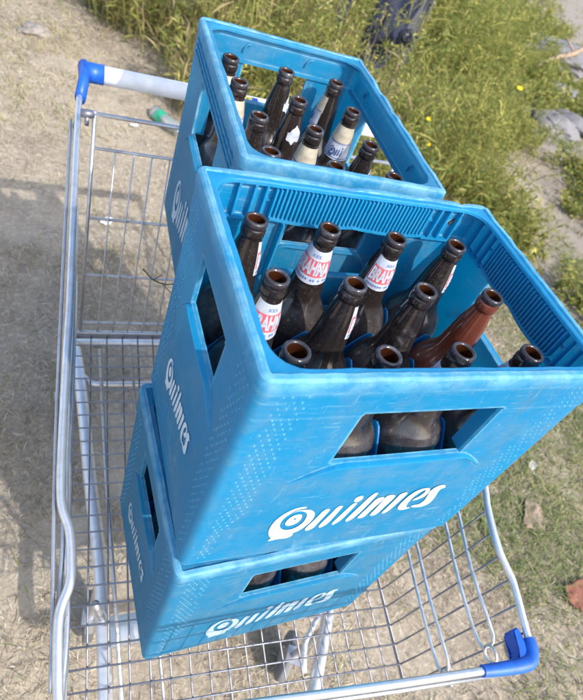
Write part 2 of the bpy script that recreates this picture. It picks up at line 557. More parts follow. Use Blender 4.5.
def crate_details(seed, slotted):
    """stipple, sills, inner ribs: merged in the body mesh, as moulded in one piece"""
    rnd = random.Random(seed + 50)
    bm = bmesh.new()
    # raised stipple near the vertical edges of each face
    def stip(f, nrm, L):
        z = .028
        k = 0
        while z < .352:
            nc = 4 if z > .12 else (3 if z > .07 else 2)
            if .07 < z < .1:
                nc = 2
            for c in range(nc):
                t = .0185 + c * .0078 + (k % 2) * .0039
                for tt in (t, L - t):
                    if rnd.random() < .88:
                        dome(bm, f(tt, z), nrm, .00125 * rnd.uniform(.7, 1.15), .0008)
            z += .0082
            k += 1
    stip(lambda t, z: (t, -.0002 - (.0012 if z > .315 else 0), z), (0, -1, 0), W)
    stip(lambda t, z: (t, D + .0002 + (.0012 if z > .315 else 0), z), (0, 1, 0), W)
    stip(lambda t, z: (-.0002 - (.0012 if z > .315 else 0), t, z), (-1, 0, 0), D)
    stip(lambda t, z: (W + .0002 + (.0012 if z > .315 else 0), t, z), (1, 0, 0), D)
    for fc in bm.faces:
        fc.material_index = 2
    # arched sill ridge below every opening
    def ridge(f, c, half, zt, drop):
        pts = []
        for i in range(25):
            u = -1 + 2 * i / 24
            au = abs(u)
            z = zt - (0 if au < .62 else drop * ((au - .62) / .38) ** 1.3)
            pts.append((c + u * half, z, au))
        for i in range(24):
            (t0, z0, a0), (t1, z1, a1) = pts[i], pts[i + 1]
            e0 = .0065 * (1 - a0 ** 4) + .0002
            e1 = .0065 * (1 - a1 ** 4) + .0002
            q = [f(t0, z0 + .0012, -.001), f(t1, z1 + .0012, -.001), f(t1, z1 + .0008, e1), f(t0, z0 + .0008, e0),
                 f(t0, z0 - .004, -.001), f(t1, z1 - .004, -.001), f(t1, z1 - .0015, e1), f(t0, z0 - .0015, e0)]
            v = [bm.verts.new(p) for p in q]
            for fc in ((0, 1, 2, 3), (4, 7, 6, 5), (3, 2, 6, 7)):
                bm.faces.new([v[k] for k in fc])
    ridge(lambda t, z, e: (t, -e, z), .205, .128, LZ[0] - .0015, .034)
    ridge(lambda t, z, e: (t, D + e, z), .195, .128, LZ[0] - .0015, .034)
    ridge(lambda t, z, e: (-e, t, z), .146, .088, SZ[0] - .0015, .03)
    ridge(lambda t, z, e: (W + e, t, z), .146, .088, SZ[0] - .0015, .03)
    th = .0058
    def reveal(f, h0, h1, z0, z1):
        def slab(t0, t1, d0, d1, za, zb):
            v = [bm.verts.new(f(t, d, z)) for z in (za, zb) for d in (d0, d1) for t in (t0, t1)]
            for q in ((0, 1, 3, 2), (4, 6, 7, 5), (0, 4, 5, 1), (2, 3, 7, 6), (0, 2, 6, 4), (1, 5, 7, 3)):
                bm.faces.new([v[k] for k in q])
        slab(h0 - .0021, h0 + .0004, th - .002, .020, z0 - .0004, z1 - .002)
        slab(h1 - .0004, h1 + .0021, th - .002, .020, z0 - .0004, z1 - .002)
    reveal(lambda t, d, z: (t, d, z), LX[0][0], LX[0][1], *LZ)
    reveal(lambda t, d, z: (t, D - d, z), LX[0][0], LX[0][1], *LZ)
    # inner ledge and ribs under the rim
    def band(f, L, a, b):
        def slab(t0, t1, d0, d1, z0, z1):
            v = [bm.verts.new(f(t, d, z)) for z in (z0, z1) for d in (d0, d1) for t in (t0, t1)]
            for q in ((0, 1, 3, 2), (4, 6, 7, 5), (0, 4, 5, 1), (2, 3, 7, 6), (0, 2, 6, 4), (1, 5, 7, 3)):
                bm.faces.new([v[k] for k in q])
        if not slotted:
            t = a
            while t < b:
                u = (t - a) / (b - a)
                lowz = .3215 - .004 * abs(math.sin(u * PI * 2))
                slab(t - .00115, t + .00115, th - .001, th + .0085, lowz, .3615 - .002 * rnd.random())
                t += .0056
            for t in (a - .045, a - .026, a - .012, b + .012, b + .026, b + .045):
                if .02 < t < L - .02:
                    slab(t - .0013, t + .0013, th - .001, th + .0075, .3165, .362)
            # wavy ledge joining the lower ends
            k = 40
            for i in range(k):
                u0, u1 = i / k, (i + 1) / k
                t0, t1 = a + (b - a) * u0, a + (b - a) * u1
                z0 = .3195 - .004 * abs(math.sin(u0 * PI * 2))
                slab(t0, t1, th - .001, th + .0105, z0 - .0005, z0 + .0022)
            slab(.02, a - .0005, th - .001, th + .0085, .3145, .3168)
            slab(b + .0005, L - .02, th - .001, th + .0085, .3145, .3168)
            slab(a - .01, b + .01, th - .001, th + .0015, .3395, .3420)
        else:
            slab(.02, L - .02, th - .001, th + .004, .3165, .3205)
            for t in (.09, L - .09):
                pts = [f(t - .010 * math.cos(x), th + .001 + .002 * math.sin(x), .335 + .014 * math.sin(x)) for x in [i * PI / 12 for i in range(7)]]
                tube(bm, pts, .0022, 6)
    band(lambda t, d, z: (t, d, z), W, .092, .310)
    band(lambda t, d, z: (t, D - d, z), W, .092, .315)
    band(lambda t, d, z: (d, t, z), D, .068, .228)
    band(lambda t, d, z: (W - d, t, z), D, .068, .228)
    n0 = len(bm.faces)
    for sx in (W - .046,):  # black stub painted in for the darkness of an open slot
        pts = [(sx, D - th + .0018, .338), (sx + .012, D - th + .0018, .350)]
        tube(bm, pts, .0034, 8)
    bm.faces.ensure_lookup_table()
    for f_ in bm.faces[n0:]:
        f_.material_index = 3
    # flat inner flange of the rim, with round corners and a slightly wavy edge
    rings = []
    Pm = perimeter()
    Rc = .030
    for (sd, t, x, y, nx, ny) in Pm:
        # matching point on the inner rounded rectangle
        ins = .0135
        ix0, ix1, iy0, iy1 = ins + Rc, W - ins - Rc, ins + Rc, D - ins - Rc
        cx_, cy_ = min(max(x, ix0), ix1), min(max(y, iy0), iy1)
        dx_, dy_ = x - cx_, y - cy_
        l_ = math.hypot(dx_, dy_) or 1
        k_ = Rc + .0011 * noise.noise(Vector((x * 30, y * 30, seed * 2.0))) + .0006 * noise.noise(Vector((x * 110, y * 110, seed * 2.0)))
        inner = (cx_ + dx_ / l_ * k_, cy_ + dy_ / l_ * k_)
        outer = (x - nx * .0042, y - ny * .0042)
        wz = noise.noise(Vector((x * 40, y * 40, seed * 1.7))) * .0006
        rings.append([bm.verts.new((*outer, .3672 + wz)), bm.verts.new((inner[0] + (outer[0] - inner[0]) * .15, inner[1] + (outer[1] - inner[1]) * .15, .3672 + wz)),
                      bm.verts.new((*inner, .3660 + wz)), bm.verts.new((*inner, .3622)), bm.verts.new((*outer, .3622))])
    for i in range(len(rings)):
        A_, B_ = rings[i], rings[(i + 1) % len(rings)]
        for k in range(4):
            bm.faces.new((A_[k], B_[k], B_[k + 1], A_[k + 1]))
    # gusset plates in the top corners
    for sx, sy in ((0, 0), (1, 0), (1, 1), (0, 1)):
        g = .030
        def q(x, y, z):
            return ((W - x) if sx else x, (D - y) if sy else y, z)
        e = .0045
        top = [bm.verts.new(q(*p)) for p in ((e, e, .3600), (g, e, .3600), (g * .55, g * .55 * .8, .3570), (e, g, .3600))]
        bot = [bm.verts.new(q(*p)) for p in ((e, e, .3570), (g, e, .3570), (g * .55, g * .55 * .8, .3545), (e, g, .3570))]
        bm.faces.new(top); bm.faces.new(bot[::-1])
        for k in range(4):
            bm.faces.new((top[k], bot[k], bot[(k + 1) % 4], top[(k + 1) % 4]))
    if slotted:
        # two rows of little raised bars on the outside of the rim
        for f, L in ((lambda t, d, z: (t, -d, z), W), (lambda t, d, z: (-d, t, z), D), (lambda t, d, z: (t, D + d, z), W), (lambda t, d, z: (W + d, t, z), D)):
            for z0, z1 in ((.3255, .3285), (.3345, .3375), (.3435, .3465)):
                t = .028
                while t < L - .045:
                    v = [bm.verts.new(f(tt, dd, zz)) for zz in (z0, z1) for dd in (.0005, .0038) for tt in (t, t + .021)]
                    for qd in ((0, 1, 3, 2), (4, 6, 7, 5), (0, 4, 5, 1), (2, 3, 7, 6), (0, 2, 6, 4), (1, 5, 7, 3)):
                        bm.faces.new([v[k] for k in qd])
                    t += .0245
    bmesh.ops.recalc_face_normals(bm, faces=bm.faces)
    return bm

def crate_inside():
    bm = bmesh.new()
    e = .0066
    box(bm, .012, W - .012, .012, D - .012, .004, .008)
    pw = .0942
    th = .0011
    def wall(p0, p1, seed):
        # divider with a scooped upper edge
        p0, p1 = Vector(p0), Vector(p1)
        d = (p1 - p0).normalized()
        nrm = Vector((-d.y, d.x, 0))
        L = (p1 - p0).length
        k = int(L / .006)
        pr = None
        for i in range(k + 1):
            t = L * i / k
            ph = ((t - L / 2) / pw)
            zt = .218 - .045 * (math.sin(PI * (ph + (.5 if seed else 0))) ** 2) ** .8
            c = [bm.verts.new(p0 + d * t + nrm * s * th + Vector((0, 0, z))) for s in (-1, 1) for z in (.008, zt)]
            if pr:
                bm.faces.new((pr[0], c[0], c[1], pr[1]))
                bm.faces.new((pr[2], pr[3], c[3], c[2]))
                bm.faces.new((pr[1], c[1], c[3], pr[3]))
            pr = c
    for i in (-1, 0, 1):
        x = W / 2 + i * pw
        wall((x, e, 0), (x, D - e, 0), 0 if True else 1)
    for j in (-.5, .5):
        y = D / 2 + j * pw
        wall((e, y, 0), (W - e, y, 0), 1)
    return bm

def finish_crate_mesh(seed, slotted, mat):
    me = crate_body(seed, slotted)
    bm = bmesh.new()
    bm.from_mesh(me)
    # soften the moulded edges before the small ribs are merged in
    es = [e for e in bm.edges if len(e.link_faces) == 2 and e.calc_face_angle(0) > math.radians(50)]
    try:
        bmesh.ops.bevel(bm, geom=es, offset=.0011, segments=2, affect='EDGES', clamp_overlap=True)
    except Exception as ex:
        print('bevel', ex)
    me2 = bpy.data.meshes.new('t')
    d = crate_details(seed, slotted)
    for f in d.faces:
        f.material_index = f.material_index or 1
    d.to_mesh(me2)
    d.free()
    bm.from_mesh(me2)
    me.clear_geometry()
    bm.to_mesh(me)
    bm.free()
    return me

INNER = None
LOGO_L = LOGO_S = None
CRATES = {}
def make_crate(mat4, label, seed, mat, slotted=False, logos=(0, 3)):
    """crate frame: x along the long side, y deep, origin at the front left bottom corner"""
    global INNER, LOGO_L, LOGO_S
    r = empty('beer_crate', label, 'crate', mat=mat4, group='blue plastic bottle crates in the cart')
    obj('body', finish_crate_mesh(seed, slotted, mat), [mat, M['crate_fine'] if mat is M['crate'] else M['crate_dusty_fine'], M['crate_dots'], M['black']], r, angle=32)
    if INNER is None:
        INNER = obj('bottle_divider', crate_inside(), M['crate_in'], r, smooth=False)
        INNER.data.name = 'bottle_divider'
    else:
        dup(INNER, r)
    if LOGO_L is None:
        b = logo_bm(1.0, cx=0, cz=0)
        LOGO_L = bpy.data.meshes.new('logo'); b.to_mesh(LOGO_L); b.free(); LOGO_L.materials.append(M['white_print'])
        b = logo_bm(.62, cx=0, cz=98)
        LOGO_S = bpy.data.meshes.new('logo_small'); b.to_mesh(LOGO_S); b.free(); LOGO_S.materials.append(M['white_print'])
    for s in range(4):
        if s == 0:
            T = Matrix.Translation((W / 2, -.0007, 0)); me = LOGO_L
        elif s == 1:
            T = Matrix.Translation((W + .0007, D / 2, .118)) @ Matrix.Rotation(PI / 2, 4, 'Z'); me = LOGO_S
        elif s == 2:
            T = Matrix.Translation((W / 2, D + .0007, 0)) @ Matrix.Rotation(PI, 4, 'Z'); me = LOGO_L
        else:
            T = Matrix.Translation((-.0007, .158, .118)) @ Matrix.Rotation(-PI / 2, 4, 'Z'); me = LOGO_S
        if mat is not M['crate']:
            if me.name + '_faded' not in bpy.data.meshes:
                mf = me.copy(); mf.name = me.name + '_faded'; mf.materials[0] = M['white_print_faded']
            me = bpy.data.meshes[me.name + '_faded']
        o = bpy.data.objects.new('logo', me)
        C.objects.link(o)
        o.parent = r
        o.matrix_local = T
        o['label'] = 'white script lettering reading Quilmes'
    return r

def pose(loc, rz, rx=0, ry=0):
    q = Quaternion(Vector((rx, ry, rz)).normalized(), Vector((rx, ry, rz)).length) if (abs(rz) + abs(rx) + abs(ry)) > 0 else Quaternion()
    return Matrix.Translation(loc) @ q.to_matrix().to_4x4()

MF = pose((0, 0, 0), 0)
ML = pose((.0056, -.009, -.3715), .042, -.0012, -.018)
# the rear crates stand across: their long side runs along the cart
RQ = pose((.0632, .3472, -.0072), -.0422, .0193, 0)
# long-side frame (x' along -y)
TURN = Matrix(((0, 1, 0, 0), (-1, 0, 0, W), (0, 0, 1, 0), (0, 0, 0, 1)))   # crate x -> -y, crate y -> x
MR = RQ @ TURN
MRL = pose((.150, .334, -.3695), -.02) @ TURN
make_crate(MF, 'front crate of the upper pair, nearest the camera, bright blue, full of dark bottles', 1, M['crate'])
make_crate(ML, 'lower blue crate standing on the basket floor directly under the nearest crate', 2, M['crate_dusty'])
make_crate(MR, 'upper blue crate behind the nearest one, turned short side towards it, with slotted rim', 3, M['crate_dusty'], True)
make_crate(MRL, 'hidden blue crate on the basket floor under the rear crate', 4, M['crate_dusty'], True)

# ------------------------------------------------------------------ bottles
BH = .334            # bottle height
prof = [(0, .006), (.030, .002), (.038, .0), (.0415, .004), (.0425, .010), (.0425, .150), (.0430, .178), (.0428, .190), (.0414, .201), (.0378, .212), (.0318, .2215), (.0260, .230),
        (.0228, .241), (.0205, .262), (.0180, .284), (.0156, .297), (.0137, .306), (.01265, .3115), (.0127, .3125), (.0139, .3138), (.0142, .3165), (.0142, .3215), (.0136, .3240), (.0129, .3248),
        (.0129, .3258), (.01365, .3272), (.0139, .3300), (.0135, .3328), (.0120, .3340), (.0104, .3337), (.0094, .3320), (.0092, .326), (.0090, .300), (.0092, .262), (0, .255)]
mis = []
for i in range(len(prof) - 1):
    z = (prof[i][1] + prof[i + 1][1]) / 2
    if i >= 30: mis.append(2)
    elif i >= 25: mis.append(1)
    else: mis.append(0)
def rad(h):
    for (r0, z0), (r1, z1) in zip(prof[4:17], prof[5:18]):
        if z0 <= h <= z1:
            return r0 + (r1 - r0) * (h - z0) / (z1 - z0)
    return .013
GM = {}
def bottle_mesh(kind):
    if kind not in GM:
        bm = bmesh.new()
        lathe(bm, prof, 40, mis=mis)
        bmesh.ops.recalc_face_normals(bm, faces=bm.faces)
        me = bpy.data.meshes.new('glass_' + kind)
        bm.to_mesh(me); bm.free()
        for m in (M[kind], M['glass_lip'], M['glass_in']):
            me.materials.append(m)
        me.polygons.foreach_set('use_smooth', [True] * len(me.polygons))
        GM[kind] = me
    return GM[kind]

def wrap(bm, off):
    """sheet in (arc, height) coordinates, arc in metres at mid radius, onto the neck"""
    for v in bm.verts:
        a, h = v.co.x, v.co.z
        r = rad(h)
        ang = a / .0172
        v.co = Vector(((r + off) * math.sin(ang), -(r + off) * math.cos(ang), h))

def patch(outline, off, torn=0):
    """flat polygon function z0(a), z1(a) for a in [a0, a1]"""
    a0, a1, f0, f1 = outline
    bm = bmesh.new()
    n = 28; m = 6
    g = []
    for i in range(n + 1):
        a = a0 + (a1 - a0) * i / n
        g.append([bm.verts.new((a, 0, f0(a) + (f1(a) - f0(a)) * k / m)) for k in range(m + 1)])
    for i in range(n):
        for k in range(m):
            bm.faces.new((g[i][k], g[i + 1][k], g[i + 1][k + 1], g[i][k + 1]))
    wrap(bm, off)
    return bm

def text_bm(txt, width, height, cx, cz, off, bold=.03):
    cu = bpy.data.curves.new('txt', 'FONT')
    cu.body = txt
    cu.offset = bold
    cu.resolution_u = 3
    cu.align_x = 'CENTER'
    o = bpy.data.objects.new('txt', cu)
    C.objects.link(o)
    bpy.context.view_layer.update()
    me = bpy.data.meshes.new_from_object(o.evaluated_get(bpy.context.evaluated_depsgraph_get()))
    bpy.data.objects.remove(o)
    bm = bmesh.new()
    bm.from_mesh(me)
    xs = [v.co.x for v in bm.verts]; ys = [v.co.y for v in bm.verts]
    x0, x1, y0, y1 = min(xs), max(xs), min(ys), max(ys)
    for v in bm.verts:
        v.co = Vector((cx + ((v.co.x - x0) / (x1 - x0) - .5) * width, 0, cz + ((v.co.y - y0) / (y1 - y0) - .5) * height))
    a = cx - width / 2
    while a < cx + width / 2:
        bmesh.ops.bisect_plane(bm, geom=list(bm.verts) + list(bm.edges) + list(bm.faces), plane_co=(a, 0, 0), plane_no=(1, 0, 0))
        a += .0018
    wrap(bm, off)
    return bm

def to_me(bm, name, mat):
    bmesh.ops.recalc_face_normals(bm, faces=bm.faces)
    for f in bm.faces:
        c = f.calc_center_median(); c.z = 0
        if f.normal.dot(c) < 0:
            f.normal_flip()
    me = bpy.data.meshes.new(name)
    bm.to_mesh(me); bm.free()
    me.materials.append(mat)
    me.polygons.foreach_set('use_smooth', [True] * len(me.polygons))
    return me

HA = .0235
arc = lambda z, k: (lambda a: z + k * (a / HA) ** 2)
L1 = {  # red and white label
    'paper': to_me(patch((-HA, HA, arc(.262, .004), arc(.307, .003)), .0005), 'neck_label', M['label_white']),
    'red': to_me(patch((-.0222, .0222, arc(.2728, .002), arc(.2948, .002)), .0008), 'red_band', M['label_red']),
    'txt': to_me(text_bm('BRAHMA', .0415, .0188, 0, .2847, .0011, .05), 'lettering', M['label_white']),
    'small': to_me(text_bm('KES', .011, .0040, 0, .3005, .0010, .0), 'small_lettering', M['label_blue']),
}
b_ = bmesh.new()
rr = random.Random(3)
for i in range(15):
    a = -.02 + i * .0028
    if rr.random() < .8:
        h0 = .2665 + .002 * (a / HA) ** 2
        vs = [b_.verts.new(p) for p in ((a, 0, h0), (a + .0016, 0, h0), (a + .0016, 0, h0 + .0028), (a, 0, h0 + .0028))]
        b_.faces.new(vs)
wrap(b_, .0009)
L1['line'] = to_me(b_, 'small_line', M['label_blue'])
L2 = {  # cream and white label with blue script
    'paper': to_me(patch((-.0225, .0225, arc(.252, .003), arc(.279, .002)), .0005), 'neck_label', M['label_white']),
    'foil': to_me(patch((-.024, .024, arc(.279, .002), arc(.308, .0)), .0006), 'neck_foil', M['label_cream']),
}
L2['small'] = to_me(patch((-.0225, .0225, arc(.2805, .002), arc(.2820, .002)), .0010), 'blue_line', M['label_blue'])
L2['line'] = to_me(patch((-.0225, .0225, arc(.2545, .003), arc(.2558, .003)), .0009), 'blue_line', M['label_blue'])
b_ = logo_bm(.21, keys=('Qo', 'u1', 'u2', 'i', 'id'), cx=-58, cz=100)
for v in b_.verts:
    v.co = Vector((v.co.x, 0, v.co.z + .266))
wrap(b_, .0010)
L2['txt'] = to_me(b_, 'script', M['label_blue'])
# torn remains
b_ = patch((-.010, .012, lambda a: .266 + .9 * abs(a) + .006 * noise.noise(Vector((a * 160, 1, 0))), lambda a: .298 - 1.1 * abs(a - .002) + .007 * noise.noise(Vector((a * 210, 7, 0)))), .0006)
L3 = {'paper': to_me(b_, 'torn_label', M['label_white'])}

def make_bottle(base, top, label, kind='glass', lab=None, az=0, group=None):
    base = Vector(base); top = Vector(top)
    z = (top - base).normalized()
    q = Vector((0, 0, 1)).rotation_difference(z)
    mt = Matrix.Translation(base) @ q.to_matrix().to_4x4() @ Matrix.Rotation(az, 4, 'Z')
    r = empty('beer_bottle', label, 'bottle', mat=mt, group=group)
    o = bpy.data.objects.new('glass', bottle_mesh(kind)); C.objects.link(o); o.parent = r
    if lab:
        p = bpy.data.objects.new('neck_label', lab['paper']); C.objects.link(p); p.parent = r
        for k, me in lab.items():
            if k != 'paper':
                c = bpy.data.objects.new({'red': 'red_band', 'txt': 'lettering', 'small': 'small_lettering', 'line': 'small_lettering', 'foil': 'neck_foil'}[k], me)
                C.objects.link(c); c.parent = p
    return r

CAM = Vector((-.1622, -.2484, .6893))
def az_to_cam(p, deg):
    """azimuth so that the label (which looks along -Y) faces the camera, turned by deg to the right"""
    d = CAM - Vector(p)
    return math.atan2(d.x, -d.y) + math.radians(deg)
PW = .0942
Bz = .0085
GF = 'bottles standing in the nearest crate'
# front crate: row (0 near .. 2 far), column, mouth offset, look
F = [(0, 0, -.0049, .0018, 'glass', L1, -62, 'near left bottle in the nearest crate, its mouth just above the rim corner'),
     (0, 1, -.0026, -.0035, 'glass', None, 0, 'second bottle from the left in the near row of the nearest crate'),
     (0, 2, -.0019, .0025, 'glass', L1, -38, 'third bottle from the left in the near row of the nearest crate'),
     (0, 3, -.0005, .0006, 'glass', L1, -46, 'bottle in the near right corner of the nearest crate, label sliver on its left side'),
     (1, 0, .003, .0059, 'glass', L1, 38, 'bottle at the left wall of the nearest crate, BRAH readable on its label'),
     (1, 1, -.0007, .0032, 'glass', L1, 135, 'second bottle from the left in the middle row of the nearest crate, dark'),
     (1, 2, -.0039, -.0007, 'glass', L1, 172, 'plain black bottle third from the left in the middle row of the nearest crate'),
     (1, 3, -.0012, -.0037, 'glass_red', None, 0, 'reddish brown bottle by the right wall of the nearest crate, its sunlit look put into the colour'),
     (2, 0, .0041, .0063, 'glass', L1, 135, 'bottle in the far left corner of the nearest crate, thin white label edge'),
     (2, 1, .001, .0029, 'glass', L1, 0, 'bottle at the back wall of the nearest crate, red and white label fully facing us'),
     (2, 2, -.0022, -.0025, 'glass', L1, 44, 'bottle at the back wall of the nearest crate whose label shows only BRA'),
     (2, 3, -.004, -.0037, 'glass', L1, 138, 'black bottle in the far right corner of the nearest crate')]
for j, i, dx, dy, kind, lab, az, text in F:
    bx, by = W / 2 + (i - 1.5) * PW, D / 2 + (j - 1) * PW
    base = Vector((bx - dx * .5, by - dy * .5, Bz))
    top = Vector((bx + dx, by + dy, .3462))
    top = base + (top - base).normalized() * .3345
    make_bottle(base, top, text, kind, lab, az_to_cam(top, az), GF)
# rear crate, in its own frame (u across .2945, v along .40)
Rr = [(0, 0, .0069, .0150, 'glass', None, 0, 'near left bottle of the rear crate, only its mouth above the near rim'),
      (0, 1, .0085, .0085, 'glass', None, 0, 'near middle bottle of the rear crate, only its mouth above the near rim'),
      (0, 2, .0094, .0072, 'glass', None, 0, 'near right bottle of the rear crate, tucked into the rim corner'),
      (1, 0, .0093, .0136, 'glass', None, 0, 'bottle without label by the left wall in the second row of the rear crate'),
      (1, 1, .0016, .0072, 'glass', L2, 5, 'middle bottle in the second row of the rear crate, cream label with blue script'),
      (1, 2, -.0018, -.006, 'glass', L3, 70, 'dark bottle by the right wall in the second row of the rear crate'),
      (2, 0, -.0037, .0143, 'glass_old', L2, 20, 'bottle with cream neck foil by the left wall of the rear crate, third row'),
      (2, 1, -.0029, -.0032, 'glass_old', L3, 30, 'bottle in the middle of the rear crate with a torn scrap of white label'),
      (2, 2, .0008, .0022, 'glass_old', L2, -8, 'third row bottle by the right wall of the rear crate, large cream and white label'),
      (3, 0, -.0046, -.0002, 'glass', L2, 25, 'bottle in the far left corner of the rear crate with cream neck foil'),
      (3, 1, -.0018, -.0002, 'glass', L3, 75, 'tall dark bottle in the middle of the far row of the rear crate'),
      (3, 2, -.0017, .0019, 'glass', L2, -95, 'bottle in the far right corner of the rear crate, pale label edge')]
for j, i, dx, dy, kind, lab, az, text in Rr:
    bu, bv = D / 2 + (i - 1) * PW, W / 2 + (j - 1.5) * PW
    lim = lambda a: max(-.004, min(.004, a))
    base = RQ @ Vector((bu + lim(dx * .4), bv + lim(dy * .4), Bz))
    top = RQ @ Vector((bu + dx, bv + dy, .3462))
    top = base + (top - base).normalized() * .3345
    make_bottle(base, top, text, kind, lab, az_to_cam(top, az), 'bottles standing in the rear crate')
# lower crate: those seen through its openings
Lw = [(0, 0, 'leftmost bottle behind the front opening of the lower crate'),
      (0, 1, 'left of the two bottles showing in the front opening of the lower crate'),
      (0, 2, 'right of the two bottles showing in the front opening of the lower crate'),
      (0, 3, 'bottle in the front right corner of the lower crate'),
      (1, 0, 'dark bottle filling the left side opening of the lower crate'),
      (2, 0, 'bottle in the far left corner of the lower crate')]
for j, i, text in Lw:
    base = ML @ Vector((W / 2 + (i - 1.5) * PW, D / 2 + (j - 1) * PW, Bz))
    top = ML @ Vector((W / 2 + (i - 1.5) * PW + .001, D / 2 + (j - 1) * PW, .343))
    make_bottle(base, top, text, 'glass_old', None, 0, 'bottles standing in the lower crate')

# ------------------------------------------------------------------ shopping cart
cart = empty('shopping_cart', 'silver wire supermarket cart with white handle and bright blue plastic corners', 'shopping cart', (0, 0, 0))
FZ = -.3745
FL = Vector((-.118, -.096, FZ)); FR = Vector((.470, -.142, FZ)); RL = Vector((-.071, .712, FZ + .010)); RR = Vector((.575, .716, FZ + .010))
railL = [(-.071, .930, .152), (-.082, .881, .140), (-.090, .776, .119), (-.100, .609, .086), (-.111, .41, .046), (-.117, .325, .029), (-.126, .178, 0), (-.128, .126, -.011),
         (-.126, .101, -.016), (-.119, .076, -.021), (-.118, .041, -.028), (-.1205, .014, -.033), (-.131, -.012, -.038), (-.134, -.042, -.044), (-.1345, -.105, -.057), (-.130, -.122, -.060), (-.112, -.129, -.061)]
railR = [(.645, .932, .152), (.640, .88, .140), (.628, .776, .119), (.605, .609, .086), (.580, .41, .046), (.566, .28, .020), (.549, .12, -.012), (.540, .065, -.024),
         (.533, .040, -.030), (.526, .010, -.035), (.522, -.030, -.042), (.526, -.062, -.049), (.5275, -.084, -.053), (.5205, -.140, -.064), (.517, -.166, -.069), (.508, -.183, -.0715), (.488, -.189, -.0725)]
front = [railL[-1], (.085, -.149, -.065), (.20, -.161, -.0675), (.29, -.170, -.069), (.415, -.1815, -.072), railR[-1]]
bm = bmesh.new()
tube(bm, catmull(railL, 4), .0058, 12)
tube(bm, catmull(railR, 4), .0058, 12)
tube(bm, catmull(front, 4), .0056, 12)
obj('top_rail', bm, M['rod'], cart)
bm = bmesh.new()     # slimmer rods welded outside and below the rail
tube(bm, catmull([(x - .0115, y, z - .012) for x, y, z in ((-.088, .82, .125), (-.100, .609, .086), (-.111, .41, .046), (-.119, .25, .014), (-.124, .12, -.013), (-.127, 0, -.036), (-.130, -.09, -.052))], 4), .0027, 8)
tube(bm, catmull([(-.0905, .80, .108), (-.106, .5, .05), (-.122, .2, -.006), (-.126, .07, -.034), (-.1345, -.03, -.056), (-.133, -.10, -.066)], 5), .0030, 8)
tube(bm, catmull([(x + .008, y, z - .013) for x, y, z in ((.605, .609, .086), (.580, .41, .046), (.549, .12, -.012), (.532, .0, -.036), (.5275, -.084, -.053), (.522, -.13, -.062))], 4), .0032, 8)
tube(bm, [(-.118, -.134, -.074), (.085, -.155, -.078), (.29, -.176, -.082), (.490, -.194, -.085)], .0034, 8)
obj('reinforcing_rod', bm, M['zinc'], cart)

def lerp(a, b, t): return Vector(a) * (1 - t) + Vector(b) * t
def rail_at(R, y):
    for a, b in zip(R[:-1], R[1:]):
        if (a[1] - y) * (b[1] - y) <= 0 and a[1] != b[1]:
            t = (y - a[1]) / (b[1] - a[1])
            return lerp(a, b, t)
    return Vector(R[-1])
# floor mesh
bm = bmesh.new()
NL = 18
for i in range(NL + 1):
    t = i / NL
    a, b = lerp(FL, FR, t), lerp(RL, RR, t)
    tube(bm, [a, lerp(a, b, .5) + Vector((0, 0, -.002)), b], .00165 if i % 4 else .0019, 6)
NT = 25
for i in range(NT + 1):
    t = i / NT
    a, b = lerp(FL, RL, t) + Vector((0, 0, .0032)), lerp(FR, RR, t) + Vector((0, 0, .0032))
    tube(bm, [a, lerp(a, b, .5) + Vector((0, 0, -.002)), b], .0017, 6)
for a, b in ((FL, RL), (FR, RR), (RL, RR)):
    tube(bm, [a + Vector((0, 0, -.004)), b + Vector((0, 0, -.004))], .0032, 8)
obj('basket_floor', bm, M['wire'], cart)
# side panels: the cross wires of the floor run up, long rods run front to back
def side_panel(Fl, Rl, R, nm, sgn):
    bm = bmesh.new()
    for i in range(NT + 1):
        t = i / NT
        a = lerp(Fl, Rl, t) + Vector((0, 0, .0032))
        top = rail_at(R, a.y + (a.y * .04)) if i else rail_at(R, -.09 if sgn < 0 else -.15)
        if i % (1 if sgn < 0 else 1) == 0:
            m = lerp(a, top, .12) + Vector((sgn * .004, 0, 0))
            tube(bm, catmull([a, m, lerp(a, top, .5) + Vector((sgn * .002, 0, 0)), top], 3), .0017, 6)
    obj(nm, bm, M['wire'], cart)
side_panel(FL, RL, railL, 'side_panel', -1)
side_panel(FR, RR, railR, 'side_panel', 1)
for sgn, Fl, Rl, R in ((-1, FL, RL, railL), (1, FR, RR, railR)):
    bm = bmesh.new()
    for f0, f1 in ((.33, .42), (.68, .79)):
        lines = []
        for f in (f0, f1):
            pts = []
            for k in range(9):
                t = .99 - .99 * k / 8
                a = lerp(Fl, Rl, t)
                top = rail_at(R, min(a.y, .9)) if k < 8 else rail_at(R, Fl.y + .012)
                p = lerp(a, top, f)
                pts.append(p + Vector((-sgn * .0025, 0, 0)))
            lines.append(pts)
        a, b = lines[0][-1], lines[1][-1]
        mid = (a + b) / 2
        end = mid + Vector((0, -.012, 0))
        tube(bm, catmull(lines[0][:-1] + [a, end], 3) , .0031, 8)
        tube(bm, catmull(lines[1][:-1] + [b, end + Vector((0, -.001, .001))], 3), .0031, 8)
        # small welded ring at the nose
        ring = [mid + Vector((-sgn * .004, -.024 + .013 * math.cos(x), .013 * math.sin(x))) for x in [k * PI / 8 for k in range(16)]]
        tube(bm, ring, .0026, 8, closed=True)
    obj('side_rod', bm, M['rod'], cart)
